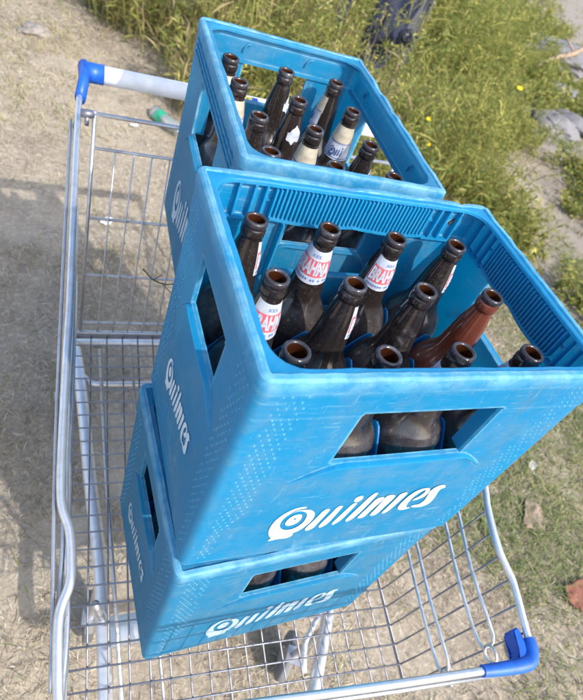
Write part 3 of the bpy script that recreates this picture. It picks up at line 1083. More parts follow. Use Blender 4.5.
# front panel
bm = bmesh.new()
for i in range(NL + 1):
    t = i / NL
    a = lerp(FL, FR, t)
    top = lerp((-.112, -.129, -.063), (.488, -.189, -.0745), t)
    m = lerp(a, top, .1) + Vector((0, -.006, 0))
    tube(bm, [a, m, lerp(a, top, .55) + Vector((0, -.004, 0)), top], .0017, 6)
for f in (.25, .5, .75):
    tube(bm, [lerp(FL, (-.112, -.129, -.063), f) + Vector((0, -.006, 0)), lerp(FR, (.488, -.189, -.0745), f) + Vector((0, -.006, 0))], .0026, 6)
obj('front_panel', bm, M['wire'], cart)
# hinged rear gate
bm = bmesh.new()
def gate(x, z):
    return Vector((x, .71 + .14 * (z + .36), z))
xl = lambda z: -.060 - .004 * (z + .36)
xr = .585
for z, r in ((.153, .0042), (.090, .0030), (-.055, .0030), (-.192, .0030), (-.322, .0030)):
    tube(bm, [gate(xl(z), z), gate(xr, z)], r, 8)
tube(bm, [gate(xl(-.35) - .02, -.350) + Vector((0, -.002, 0)), gate(xr, -.350) + Vector((0, -.002, 0))], .0050, 8)
tube(bm, [gate(xl(.153), .158), gate(xl(-.34), -.345)], .0038, 8)
tube(bm, [gate(xr, .158), gate(xr, -.345)], .0038, 8)
for k in range(17):
    x = -.021 + k * .0345
    tube(bm, [gate(x, .090) + Vector((0, -.004, 0)), gate(x - .002, -.322) + Vector((0, -.004, 0)), gate(x - .002, -.348) + Vector((0, -.003, 0))], .0016, 6)
obj('rear_gate', bm, M['zinc'], cart)
bm = bmesh.new()      # hinge lugs
for x in (-.074, .600):
    bm = bmesh.new()
    tube(bm, [(x - .012, .783, .150), (x + .012, .783, .150)], .0075, 12)
    box(bm, x - .004, x + .003, .776, .790, .130, .146)
    obj('hinge', bm, M['wire'], cart)
# handle
bm = bmesh.new()
HL, HR = Vector((-.070, .944, .152)), Vector((.640, .936, .152))
tube(bm, [lerp(HL, HR, .03), lerp(HL, HR, .97)], .0178, 24)
hb = obj('handle_bar', bm, M['handle_white'], cart)
bm = bmesh.new()
cu = bmesh.new()
for a, b in ((.42, .50),):
    n = 14
    g = []
    for t in (a, b):
        p = lerp(HL, HR, t)
        g.append([bm.verts.new(p + Vector((0, -math.cos(x) * .0184, math.sin(x) * .0184))) for x in [(-.55 + 2.0 * k / n) for k in range(n + 1)]])
    for k in range(n):
        bm.faces.new((g[0][k], g[1][k], g[1][k + 1], g[0][k + 1]))
adv = obj('handle_sticker', bm, M['cap_blue'], hb)
cuv = bpy.data.curves.new('t', 'FONT'); cuv.body = 'TER'; cuv.offset = .0007; cuv.size = .017; cuv.extrude = .0004; cuv.align_x = 'CENTER'; cuv.align_y = 'CENTER'
to = bpy.data.objects.new('t', cuv); C.objects.link(to); bpy.context.view_layer.update()
tm = bpy.data.meshes.new_from_object(to.evaluated_get(bpy.context.evaluated_depsgraph_get())); bpy.data.objects.remove(to)
tb = bmesh.new(); tb.from_mesh(tm)
mtx = Matrix.Translation(lerp(HL, HR, .462) + Vector((0, -.0122, .0146))) @ Matrix.Rotation(math.radians(42), 4, 'X')
bmesh.ops.transform(tb, matrix=mtx, verts=tb.verts)
tm.materials.clear()
obj('lettering', tb, M['yellow'], adv)
for sgn, E, R in ((1, HL, railL), (-1, HR, railR)):
    bm = bmesh.new()
    tube(bm, [E + Vector((-sgn * .004, 0, 0)), E + Vector((sgn * .034, 0, 0))], .0192, 24)
    tube(bm, [E + Vector((-sgn * .004, .012, .005)), E + Vector((-sgn * .003, -.020, -.004)), Vector(R[1]) + Vector((0, -.015, -.004))], .0, 14, flat=(.0105, .0165))
    obj('handle_cap', bm, M['cap_blue'], cart)
# plastic nose corners
for sgn, P in ((1, [(.5185, -.158, -.0675), (.517, -.168, -.069), (.512, -.180, -.071), (.500, -.188, -.072), (.470, -.1875, -.073), (.418, -.182, -.072)]),
               (-1, [(-.1345, -.108, -.0575), (-.133, -.115, -.059), (-.128, -.124, -.060), (-.115, -.129, -.061), (-.09, -.1305, -.0615), (-.04, -.136, -.063)])):
    bm = bmesh.new()
    pts = catmull(P, 5)
    n = len(pts)
    rr_ = [.0084 + .0026 * math.sin(PI * i / (n - 1)) for i in range(n)]
    tube(bm, pts, rr_, 16)
    # broader skirt behind the bend
    c = Vector(P[1])
    pl_ = [(-.006, .028 if sgn > 0 else .008), (-.020, .026 if sgn > 0 else .006), (-.022, -.004), (-.034, -.013), (-.030, -.020), (-.006, -.014)]
    v = [bm.verts.new(c + Vector((sgn * dx, dy, zz))) for zz in (.002, -.026) for dx, dy in pl_]
    bm.faces.new(v[:6]); bm.faces.new(v[6:][::-1])
    for k in range(6):
        bm.faces.new((v[k], v[k + 6], v[(k + 1) % 6 + 6], v[(k + 1) % 6]))
    es_ = list({e for vv in v for e in vv.link_edges})
    bmesh.ops.bevel(bm, geom=es_, offset=.0028, segments=3, affect='EDGES')
    bmesh.ops.recalc_face_normals(bm, faces=bm.faces)
    obj('corner_cap', bm, M['cap_blue'], cart, angle=40)
# chassis
bm = bmesh.new()
CZ = -.475
tube(bm, catmull([(-.078, .84, -.53), (-.061, .753, CZ), (-.051, .54, CZ), (-.046, .375, CZ), (-.038, .199, CZ), (-.042, .012, CZ), (-.044, -.05, CZ), (-.040, -.10, CZ)], 4), 0, 14, flat=(.0135, .0165))
tube(bm, catmull([(.58, .84, -.53), (.545, .753, CZ), (.50, .54, CZ), (.47, .30, CZ), (.44, .12, CZ), (.413, .039, CZ), (.377, -.026, CZ), (.340, -.089, CZ), (.325, -.112, CZ)], 4), 0, 14, flat=(.0125, .0160))
tube(bm, [(-.036, -.110, CZ), (.322, -.120, CZ)], 0, 12, flat=(.009, .013))
tube(bm, catmull([(-.060, .70, -.47), (-.035, .660, -.47), (.02, .648, -.47), (.44, .648, -.47), (.50, .665, -.47), (.53, .70, -.47)], 4), .0065, 10)
tube(bm, [(-.078, .84, -.53), (.58, .84, -.53)], .009, 10)
obj('chassis', bm, M['frame'], cart)
bm = bmesh.new()
box(bm, -.030, .41, .048, .098, -.462, -.456)
box(bm, -.030, .41, .048, .051, -.478, -.462)
obj('cross_plate', bm, M['frame'], cart)
def rod(nm, pts, r, mt=M['zinc']):
    bm = bmesh.new()
    tube(bm, pts, r, 10)
    return obj(nm, bm, mt, cart)
rod('upright', catmull([(-.094, .66, -.53), (-.096, .70, -.35), (-.094, .78, .03), (-.091, .81, .115)], 4), .0055)
rod('upright', catmull([(.600, .66, -.53), (.612, .70, -.35), (.625, .78, .03), (.630, .81, .115)], 4), .0055)
rod('upright', [(-.040, .10, CZ), (-.060, .10, FZ - .006)], .007)
rod('upright', [(.440, .12, CZ), (.465, .12, FZ - .006)], .007)
rod('support_rod', catmull([(.386, .031, CZ + .012), (.352, .0, CZ + .014), (.336, -.02, CZ + .010), (.324, -.066, CZ - .002)], 3), .0062, M['frame'])
rod('support_rod', [(-.02, -.10, -.46), (-.022, .35, -.40), (-.015, .69, -.388)], .0042)
rod('support_rod', [(.055, .70, -.381), (.045, .30, -.381), (.035, -.10, -.381)], .0030)
bm = bmesh.new()
tube(bm, [(-.112, .655, -.525), (-.082, .655, -.525)], .012, 14)
obj('axle_end', bm, M['zinc'], cart)
def caster(x, y, ztop, yaw, R=.058):
    root = bpy.data.objects.new('caster', None)
    C.objects.link(root); root.parent = cart
    root.location = (x, y, GZ + R + .003); root.rotation_euler = (0, 0, yaw)
    bm = bmesh.new()
    pr = [(.018, -.011), (R * .82, -.011), (R * .97, -.009), (R, -.004), (R, .004), (R * .97, .009), (R * .82, .011), (.018, .011), (.018, -.011)]
    lathe(bm, pr, 28)
    bmesh.ops.rotate(bm, verts=bm.verts, cent=(0, 0, 0), matrix=Matrix.Rotation(PI / 2, 3, 'Y'))
    obj('tyre', bm, M['rubber'], root)
    bm = bmesh.new()
    tube(bm, [(-.014, 0, 0), (.014, 0, 0)], .02, 16)
    obj('hub', bm, M['zinc'], root)
    bm = bmesh.new()
    for s in (-1, 1):
        v = [bm.verts.new((s * .016 + t, yy, zz)) for t in (-.0012, .0012) for yy, zz in ((-.012, -.012), (.012, -.012), (.036, R + .018), (.006, R + .018))]
        for f in ((0, 1, 2, 3), (7, 6, 5, 4), (0, 4, 5, 1), (1, 5, 6, 2), (2, 6, 7, 3), (3, 7, 4, 0)):
            bm.faces.new([v[k] for k in f])
    box(bm, -.018, .018, .002, .040, R + .016, R + .020)
    h = ztop - (GZ + R + .003)
    tube(bm, [(0, .021, R + .018), (0, .021, h)], .0085, 12)
    bmesh.ops.recalc_face_normals(bm, faces=bm.faces)
    obj('fork', bm, M['zinc'], root, angle=30)
    obj_ = root
    return obj_
caster(-.040, .19, CZ - .01, 3.0)
caster(.400, .02, CZ - .01, 2.6)
caster(-.072, .80, -.535, .1)
caster(.575, .80, -.535, .2)
# dry twig caught in the gate wires
bm = bmesh.new()
tube(bm, catmull([gate(.060, -.160) + Vector((0, -.010, 0)), gate(.085, -.185) + Vector((0, -.012, 0)), gate(.115, -.195) + Vector((0, -.013, 0)), gate(.150, -.190) + Vector((0, -.012, 0))], 4), .0016, 6)
tube(bm, [gate(.085, -.185) + Vector((0, -.012, 0)), gate(.10, -.165) + Vector((0, -.02, 0))], .0011, 5)
tube(bm, [gate(.105, -.193) + Vector((0, -.012, 0)), gate(.128, -.212) + Vector((0, -.02, 0))], .0011, 5)
M['twig'] = simple('dry_twig', (.14, .11, .045), .8, var=.3)
tag(obj('twig', bm, M['twig']), 'little dry twig caught in the wires of the cart rear gate', 'twig')

# ------------------------------------------------------------------ ground
def gh(x, y):
    h = .02 * noise.noise(Vector((x * .8, y * .8, 0))) + .010 * noise.noise(Vector((x * 3, y * 3, 4)))
    d = math.hypot(x - .2, y - .3)
    far = max(0, min(1, (d - 1.0) / 2))
    return GZ + h * (.25 + .75 * far)

def dirt_mat():
    m, nt, bs = new_mat('dry_soil')
    a = noise_tex(nt, 1.3, 6, .6)
    b = noise_tex(nt, 9, 8, .7)
    c = noise_tex(nt, 70, 8, .75)
    col = mix(nt, ramp(nt, a, [(.35, 0), (.65, 1)]), (.31, .26, .195), (.43, .37, .28))
    col = mix(nt, ramp(nt, b, [(.4, 0), (.7, 1)]), col, (.27, .225, .175))
    col = mix(nt, ramp(nt, c, [(.5, 0), (.62, .8)]), col, (.52, .46, .37))
    col = mix(nt, ramp(nt, noise_tex(nt, 140, 4, .7), [(.60, 0), (.70, .7)]), col, (.15, .12, .09))
    # greyer, stony patch at the far right
    geo = nt.nodes.new('ShaderNodeNewGeometry')
    sp = nt.nodes.new('ShaderNodeSeparateXYZ')
    nt.links.new(geo.outputs['Position'], sp.inputs[0])
    g = mth(nt, 'SUBTRACT', mth(nt, 'SUBTRACT', sp.outputs[0], mth(nt, 'MULTIPLY', sp.outputs[1], .75)), 1.0)
    g = mth(nt, 'ADD', g, mth(nt, 'MULTIPLY', mth(nt, 'SUBTRACT', a, .5), 2.5))
    g = ramp(nt, g, [(.0, 0), (.5, .75)])
    gy = mth(nt, 'GREATER_THAN', sp.outputs[1], .9)
    col = mix(nt, mth(nt, 'MULTIPLY', g, gy), col, mix(nt, b, (.19, .17, .15), (.30, .27, .25)))
    nt.links.new(col, bs.inputs['Base Color'])
    bs.inputs['Roughness'].default_value = .95
    bs.inputs['Specular IOR Level'].default_value = .2
    h = mth(nt, 'ADD', mth(nt, 'MULTIPLY', b, 1.0), mth(nt, 'MULTIPLY', c, .5))
    bump(nt, bs, h, .8, .012)
    return m
bm = bmesh.new()
def axis(lo, hi, fine_lo, fine_hi, st):
    v = []
    x = fine_lo
    while x <= fine_hi:
        v.append(x); x += st
    s = st
    x = fine_lo
    pre = []
    while x > lo:
        s *= 1.25; x -= s; pre.append(x)
    s = st
    x = v[-1]
    while x < hi:
        s *= 1.25; x += s; v.append(x)
    return pre[::-1] + v
xs = axis(-120, 160, -2, 6, .08); ys = axis(-120, 160, -2, 7, .08)
g = [[bm.verts.new((x, y, gh(x, y))) for x in xs] for y in ys]
for j in range(len(ys) - 1):
    for i in range(len(xs) - 1):
        bm.faces.new((g[j][i], g[j][i + 1], g[j + 1][i + 1], g[j + 1][i]))
tag(obj('ground', bm, dirt_mat()), 'dry sandy soil with trampled straw', 'ground', kind='structure')

# ------------------------------------------------------------------ grass, straw and weeds (strips built with numpy)
rng = np.random.default_rng(11)
def strip_mesh(name, P, Wd, tint, side, mat, label, cat):
    """P: (n, k, 3) centre lines, Wd: (n, k) half widths, side: (n, 3) unit width direction, tint: (n,)"""
    n, k, _ = P.shape
    V = np.empty((n, k, 2, 3), np.float32)
    off = side[:, None, :] * Wd[:, :, None]
    V[:, :, 0] = P - off
    V[:, :, 1] = P + off
    V = V.reshape(-1, 3)
    base = (np.arange(n) * k * 2)[:, None, None]
    seg = (np.arange(k - 1) * 2)[None, :, None]
    q = np.array([0, 1, 3, 2])[None, None, :]
    Fc = (base + seg + q).reshape(-1, 4).astype(np.int32)
    me = bpy.data.meshes.new(name)
    me.vertices.add(len(V)); me.vertices.foreach_set('co', V.ravel())
    me.loops.add(Fc.size); me.loops.foreach_set('vertex_index', Fc.ravel())
    me.polygons.add(len(Fc)); me.polygons.foreach_set('loop_start', np.arange(0, Fc.size, 4, dtype=np.int32))
    me.polygons.foreach_set('loop_total', np.full(len(Fc), 4, np.int32))
    me.update(calc_edges=True)
    at = me.attributes.new('tint', 'FLOAT', 'POINT')
    at.data.foreach_set('value', np.repeat(tint.astype(np.float32), k * 2))
    o = obj(name, me, mat)
    return tag(o, label, cat, kind='stuff')

def tint_mat(name, stops, rough=.8, trans=.25):
    m, nt, bs = new_mat(name)
    a = nt.nodes.new('ShaderNodeAttribute')
    a.attribute_name = 'tint'
    col = ramp(nt, a.outputs['Fac'], stops)
    nt.links.new(col, bs.inputs['Base Color'])
    bs.inputs['Roughness'].default_value = rough
    bs.inputs['Specular IOR Level'].default_value = .25
    if trans:
        out = nt.nodes['Material Output']
        t = nt.nodes.new('ShaderNodeBsdfTranslucent')
        nt.links.new(col, t.inputs[0])
        mx = nt.nodes.new('ShaderNodeMixShader')
        mx.inputs[0].default_value = trans
        nt.links.new(bs.outputs[0], mx.inputs[1]); nt.links.new(t.outputs[0], mx.inputs[2])
        nt.links.new(mx.outputs[0], out.inputs[0])
    return m
ghv = np.vectorize(gh)
nz2 = np.vectorize(lambda x, y, s: noise.noise(Vector((x * s, y * s, 7.7))))

# thicket outline on the ground
TH = [(.15, 3.9), (.42, 3.1), (.62, 2.55), (1.2, 2.15), (1.75, 1.55), (2.2, 1.6), (2.9, 2.25), (3.7, 3.4), (5.0, 5.0), (7.8, 8.0), (5.5, 10.5), (2.0, 9.5), (.6, 7.2), (.0, 5.4)]
def inside(x, y, poly):
    c = np.zeros(x.shape, bool)
    n = len(poly)
    for i in range(n):
        x0, y0 = poly[i]; x1, y1 = poly[(i + 1) % n]
        cond = ((y0 > y) != (y1 > y)) & (x < (x1 - x0) * (y - y0) / (y1 - y0 + 1e-12) + x0)
        c ^= cond
    return c

# trampled straw lying flat
def scatter(n, x0, x1, y0, y1, keep):
    x = rng.uniform(x0, x1, n); y = rng.uniform(y0, y1, n)
    m = keep(x, y)
    return x[m], y[m]
parts = []
def dens(x, y):
    v = nz2(x, y, 2.3) * .6 + nz2(x, y, 9.0) * .5
    g = .60 + 1.2 * v
    # bare stony track on the right, sparser
    g = np.where((x - .75 * y > 1.4) & (y > .95), g - .45, g)
    return rng.uniform(0, 1, x.shape) < g
for (n, a) in ((170000, (-.9, 2.4, -.9, 1.6)), (110000, (-1.2, 3.6, 1.4, 4.2)), (26000, (-1.5, 9, 3.5, 9.5))):
    x, y = scatter(n, *a, dens)
    parts.append((x, y))
x = np.concatenate([p[0] for p in parts]); y = np.concatenate([p[1] for p in parts])
n = len(x)
z = ghv(x, y)
dist = np.hypot(x + .16, y + .25)
L = rng.uniform(.008, .042, n) * (1 + .25 * np.maximum(dist - 2, 0))
ang = rng.uniform(0, 2 * PI, n)
d = np.stack([np.cos(ang), np.sin(ang), np.zeros(n)], 1)
s = np.stack([-np.sin(ang), np.cos(ang), np.zeros(n)], 1)
k = 4
t = np.linspace(0, 1, k)[None, :, None]
bend = rng.normal(0, .11, n)[:, None, None]
P = np.stack([x, y, z], 1)[:, None, :] + d[:, None, :] * L[:, None, None] * (t - .5) + s[:, None, :] * bend * L[:, None, None] * (4 * (t - .5) ** 2)
lift = rng.exponential(.006, n)[:, None]; tl = rng.uniform(-.25, .35, n)[:, None]
P[:, :, 2] += .002 + lift * (1 - (2 * t[:, :, 0] - 1) ** 2) + np.maximum(0, tl * L[:, None] * (t[:, :, 0] - .2))
wd = rng.uniform(.0004, .0010, n)[:, None] * (1 + .22 * np.maximum(dist - 1.8, 0))[:, None] * np.array([.6, 1, .9, .25])[None, :]
side = s.copy(); side[:, 2] = rng.normal(0, .4, n); side /= np.linalg.norm(side, axis=1)[:, None]
tint = np.clip(rng.normal(.5, .24, n) + nz2(x, y, 1.7) * .3, 0, 1)
mat = tint_mat('straw', [(0, (.13, .105, .075)), (.3, (.30, .25, .18)), (.6, (.43, .37, .27)), (.85, (.55, .49, .37)), (1, (.66, .61, .49))], .7, .15)
strip_mesh('straw', P, wd, tint, side, mat, 'trampled dry straw covering the sandy ground around the cart', 'straw')

# short grass, greener towards the right
def gdens(x, y):
    v = nz2(x, y, 1.9) + .5 * nz2(x, y, 6)
    wgt = np.clip((x - .65) / .8, 0, 1) * 1.25 + .04
    wgt = np.where((x - .75 * y > 1.7) & (y > 1.1), wgt * .22, wgt)
    wgt = np.where((y > 2.3) & (x < 1.2), .55, wgt)
    return rng.uniform(0, 1, x.shape) < wgt * np.clip(.55 + 1.6 * v, 0.02, 1)
parts = []
for (n, a) in ((105000, (.3, 3.2, -.9, 1.8)), (30000, (-1.0, .6, -.9, 2.2)), (45000, (-1.2, 4.5, 1.5, 4.6)), (26000, (-1, 10, 4, 11))):
    parts.append(scatter(n, *a, gdens))
x = np.concatenate([p[0] for p in parts]); y = np.concatenate([p[1] for p in parts]); n = len(x)
z = ghv(x, y)
dist = np.hypot(x + .16, y + .25)
L = rng.uniform(.03, .085, n) * (1 + .15 * np.maximum(dist - 2, 0))
ang = rng.uniform(0, 2 * PI, n)
d = np.stack([np.cos(ang), np.sin(ang), np.zeros(n)], 1)
lean = rng.uniform(.3, 1.5, n)[:, None, None]
t = np.linspace(0, 1, 4)[None, :, None]
P = np.stack([x, y, z], 1)[:, None, :] + d[:, None, :] * (L[:, None, None] * t ** 1.6 * lean * .6)
P[:, :, 2] += L[:, None] * (t[:, :, 0] - .45 * t[:, :, 0] ** 2) * .65
wd = rng.uniform(.0009, .0020, n)[:, None] * (1 + .15 * np.maximum(dist - 2, 0))[:, None] * np.array([.8, 1, .8, .15])[None, :]
a2 = ang + PI / 2 + rng.normal(0, .3, n)
side = np.stack([np.cos(a2), np.sin(a2), np.zeros(n)], 1)
tint = np.clip(rng.normal(.5, .26, n) + nz2(x, y, 2.2) * .4 - .38 * np.clip(1.6 - x, 0, 1) * (y > 1.6), 0, 1)
mat = tint_mat('short_grass', [(0, (.44, .38, .20)), (.25, (.32, .30, .13)), (.5, (.19, .23, .08)), (.8, (.13, .19, .055)), (1, (.20, .26, .09))], .6, .3)
strip_mesh('grass', P, wd, tint, side, mat, 'sparse short green grass among the straw, thicker to the right of the cart', 'grass')

# weed thicket: wiry leafy stems
def stems(n, poly, hmin, hmax, bias=None):
    xs_ = []; ys_ = []
    px = [p[0] for p in poly]; py = [p[1] for p in poly]
    while sum(map(len, xs_)) < n:
        x = rng.uniform(min(px), max(px), n); y = rng.uniform(min(py), max(py), n)
        keep = inside(x, y, poly)
        keep &= rng.uniform(0, 1, n) < np.clip(1.7 - np.hypot(x - .2, y) / 7.5, .25, 1)
        keep &= rng.uniform(0, 1, n) < np.clip(.60 + 2.0 * nz2(x, y, 2.1), .05, 1)
        pd = np.abs((x + .16) * .866 - (y + .25) * .499)      # a thinner spot in the growth round the sheeting
        keep &= ~((pd < .24) & (y > 2.7) & (y < 4.1) & (x > 1.3) & (rng.uniform(0, 1, n) < .88))
        if bias is not None:
            keep &= bias(x, y)
        xs_.append(x[keep]); ys_.append(y[keep])
    x = np.concatenate(xs_)[:n]; y = np.concatenate(ys_)[:n]
    h = rng.uniform(hmin, hmax, n) * (.8 + .5 * nz2(x, y, 1.1))
    return x, y, h
def build_stems(x, y, h, k=7, spread=.55, wd0=.0016):
    n = len(x)
    z = ghv(x, y)
    ang = rng.uniform(0, 2 * PI, n)
    d = np.stack([np.cos(ang), np.sin(ang), np.zeros(n)], 1)
    lean = np.abs(rng.normal(0, spread, n))[:, None, None]
    t = np.linspace(0, 1, k)[None, :, None]
    P = np.stack([x, y, z], 1)[:, None, :] + d[:, None, :] * (h[:, None, None] * t ** 1.8 * lean)
    wob = rng.normal(0, .02, (n, k, 3)); wob[:, 0] = 0
    P += wob * h[:, None, None]
    P[:, :, 2] += h[:, None] * (t[:, :, 0] - .25 * lean[:, :, 0] * t[:, :, 0] ** 2)
    wd = np.full((n, 1), wd0) * np.linspace(1, .35, k)[None, :] * rng.uniform(.7, 1.4, n)[:, None] * (1 + .12 * np.hypot(x, y))[:, None]
    a2 = rng.uniform(0, PI, n)
    side = np.stack([np.cos(a2), np.sin(a2), np.zeros(n)], 1)
    return P, wd, side
def leaflets(P, per, lmin, lmax, wr=.16, up=.3, t0=.1):
    n, k, _ = P.shape
    idx = np.repeat(np.arange(n), per)
    tt = rng.uniform(t0, 1, len(idx)) * (k - 1) * .999
    i0 = tt.astype(int); f = (tt - i0)[:, None]
    base = P[idx, i0] * (1 - f) + P[idx, np.minimum(i0 + 1, k - 1)] * f
    m = len(idx)
    a = rng.uniform(0, 2 * PI, m); el = rng.normal(up, .5, m)
    d = np.stack([np.cos(a) * np.cos(el), np.sin(a) * np.cos(el), np.sin(el)], 1)
    L = rng.uniform(lmin, lmax, m) * (1 + .06 * np.hypot(base[:, 0], base[:, 1]))
    t = np.linspace(0, 1, 3)[None, :, None]
    Q = base[:, None, :] + d[:, None, :] * L[:, None, None] * t
    Q[:, :, 2] -= (L * .25)[:, None] * t[:, :, 0] ** 2
    Q[:, :, 2] = np.maximum(Q[:, :, 2], GZ + .01)
    wd = L[:, None] * wr * np.array([.35, 1, .15])[None, :]
    s = np.cross(d, np.stack([rng.normal(0, 1, m), rng.normal(0, 1, m), rng.normal(0, 1, m)], 1))
    s /= np.linalg.norm(s, axis=1)[:, None] + 1e-9
    return Q, wd, s, idx
green = tint_mat('weed_leaves', [(0, (.27, .24, .09)), (.2, (.30, .27, .08)), (.45, (.26, .28, .07)), (.7, (.12, .17, .045)), (.85, (.37, .36, .09)), (1, (.54, .49, .16))], .6, .42)
drym = tint_mat('dry_stalks', [(0, (.13, .095, .05)), (.4, (.25, .19, .10)), (.75, (.36, .29, .16)), (1, (.45, .39, .24))], .75, .2)
x, y, h = stems(9500, TH, .25, .75)
h *= np.clip(1.15 - .62 * np.clip((x - .72 * y - .25) / .55, 0, 1), .3, 1)
P, wd, side = build_stems(x, y, h, 7, .6, .0022)
nn = nz2(x, y, 1.3)
st_t = np.clip(rng.normal(.55, .2, len(x)) + nn * .35, 0, 1)
strip_mesh('weed_stems', P, wd, st_t, side, green, 'tangle of wiry green weed stems behind the crates', 'weeds')
Q, wd2, s2, idx = leaflets(P, 17, .014, .060, .085, .6)
tt_ = np.clip(st_t[idx] + rng.normal(0, .16, len(idx)), 0, 1)
strip_mesh('weed_leaves', Q, wd2, tt_, s2, green, 'fine yellow green leaves of the weed thicket behind the crates', 'weeds')
# taller feathery stems rising above the mass
x, y, h = stems(620, [(.6, 2.75), (1.2, 2.35), (1.7, 1.85), (2.3, 2.1), (3.2, 3.2), (4.6, 4.9), (5.5, 8.0), (2.0, 8.0), (.6, 6.0)], .60, 1.05)
h *= np.clip(1.15 - .5 * np.clip((x - .72 * y - .25) / .55, 0, 1), .45, 1)
P, wd, side = build_stems(x, y, h, 9, .42, .0026)
st_t = np.clip(rng.normal(.62, .25, len(x)), 0, 1)
strip_mesh('tall_weed_stems', P, wd, st_t, side, green, 'tall wiry weed stems rising above the thicket', 'weeds')
Q1, w1, s1, id1 = leaflets(P, 16, .06, .17, .018, .9, .35)     # side branches
strip_mesh('tall_weed_branches', Q1, w1, np.clip(st_t[id1] + rng.normal(0, .12, len(id1)), 0, 1), s1, green, 'thin side branches of the tall weeds', 'weeds')
Q, wd2, s2, idx = leaflets(Q1, 7, .008, .026, .13, .4, .3)
strip_mesh('tall_weed_leaves', Q, wd2, np.clip(rng.normal(.72, .24, len(idx)), 0, 1), s2, green, 'feathery small leaves and seed heads of the tall weeds', 'weeds')
# dry brown stalks, mostly on the left flank of the thicket
TL = [(.05, 4.3), (.33, 3.3), (.50, 2.65), (.95, 2.35), (1.6, 2.3), (2.2, 4.0), (3.0, 6.5), (1.6, 8.0), (.4, 6.5), (.0, 5.0)]
x, y, h = stems(1300, TL, .35, .72)
P, wd, side = build_stems(x, y, h, 7, .3, .0018)
strip_mesh('dry_stalks', P, wd, np.clip(rng.normal(.5, .25, len(x)), 0, 1), side, drym, 'dry brown grass stalks at the left flank of the thicket behind the cart', 'dry grass')
Q, wd2, s2, idx = leaflets(P, 7, .04, .14, .035, .9, .02)
strip_mesh('dry_blades', Q, wd2, np.clip(rng.normal(.55, .25, len(idx)), 0, 1), s2, drym, 'loose dry grass blades in the thicket', 'dry grass')
# low sprigs on the stony track to the right
TR = [(1.6, 1.3), (2.3, 1.0), (3.8, 1.6), (7.5, 5.0), (7.0, 6.8), (5.0, 5.0), (3.4, 3.2), (2.2, 2.0)]
x, y, h = stems(1900, TR, .06, .22, lambda x, y: nz2(x, y, 2.2) > -.02)
P, wd, side = build_stems(x, y, h, 5, .9)
st_t = np.clip(rng.normal(.5, .22, len(x)), 0, 1)
strip_mesh('sprig_stems', P, wd, st_t, side, green, 'small sprigs on the stony track', 'weeds')
Q, wd2, s2, idx = leaflets(P, 16, .012, .035, .25)
strip_mesh('sprig_leaves', Q, wd2, np.clip(st_t[idx] + rng.normal(0, .15, len(idx)), 0, 1), s2, green, 'small low green sprigs on the stony track at the right', 'weeds')

# five flowering weeds, each a thing
M['petal'] = simple('yellow_petal', (.85, .62, .01), .5, var=.1)
M['stalk'] = simple('green_stalk', (.12, .18, .05), .6, var=.2)
def flower_plant(fx, fy, fz, label, r=.02):
    bx, by = fx + random.uniform(-.05, .05), fy + random.uniform(.03, .10)
    gz = gh(bx, by)
    root = empty('flowering_weed', label, 'flower', (bx, by, gz), 'yellow flowers in the thicket')
    bm = bmesh.new()
    T = Vector((fx - bx, fy - by, fz - gz))
    pts = catmull([(0, 0, -.01), (T.x * .15, T.y * .1, T.z * .4), (T.x * .55, T.y * .5, T.z * .75), T], 4)
    tube(bm, pts, .002, 6)
    obj('stem', bm, M['stalk'], root)
    bm = bmesh.new()
    for k in range(16):
        p = pts[random.randrange(2, len(pts) - 1)]
        a = random.uniform(0, 2 * PI); l = random.uniform(.03, .06)
        dd = Vector((math.cos(a), math.sin(a), .4)); sd = Vector((-math.sin(a), math.cos(a), 0))
        v = [bm.verts.new(p), bm.verts.new(p + dd * l * .5 + sd * l * .13), bm.verts.new(p + dd * l), bm.verts.new(p + dd * l * .5 - sd * l * .13)]
        bm.faces.new(v)
    obj('leaves', bm, M['stalk'], root, smooth=False)
    bm = bmesh.new()
    up = (CAM - Vector((fx, fy, fz))).normalized() * .5 + Vector((0, 0, 1))
    qq = up.to_track_quat('Z', 'Y')
    for k in range(9):
        a = 2 * PI * k / 9
        def pt(rr_, aa, zz): return T + qq @ Vector((rr_ * math.cos(aa), rr_ * math.sin(aa), zz))
        v = [bm.verts.new(pt(r * .15, a, 0)), bm.verts.new(pt(r * .7, a - .3, .002)), bm.verts.new(pt(r, a, .003)), bm.verts.new(pt(r * .7, a + .3, .002))]
        bm.faces.new(v)
    bmesh.ops.create_icosphere(bm, subdivisions=1, radius=r * .32, matrix=Matrix.Translation(T))
    obj('flower_head', bm, M['petal'], root, smooth=False)
random.seed(5)
for fx, fy, fz, lb, r in ((1.86, 2.44, -.41, 'yellow flower right of the rear crate corner, upper of two close ones', .017),
                      (1.70, 2.13, -.41, 'yellow flower right of the rear crate corner, lower of two close ones', .014),
                      (3.22, 3.40, -.43, 'solitary bright yellow flower at the right edge of the thicket, by the grey stones', .026),
                      (3.07, 4.75, -.45, 'yellow flower at the top of the thicket in front of the dark blue sheeting', .026),
                      (3.05, 3.95, -.42, 'small yellow bud high in the middle of the thicket', .012)):
    flower_plant(fx, fy, fz, lb, r)

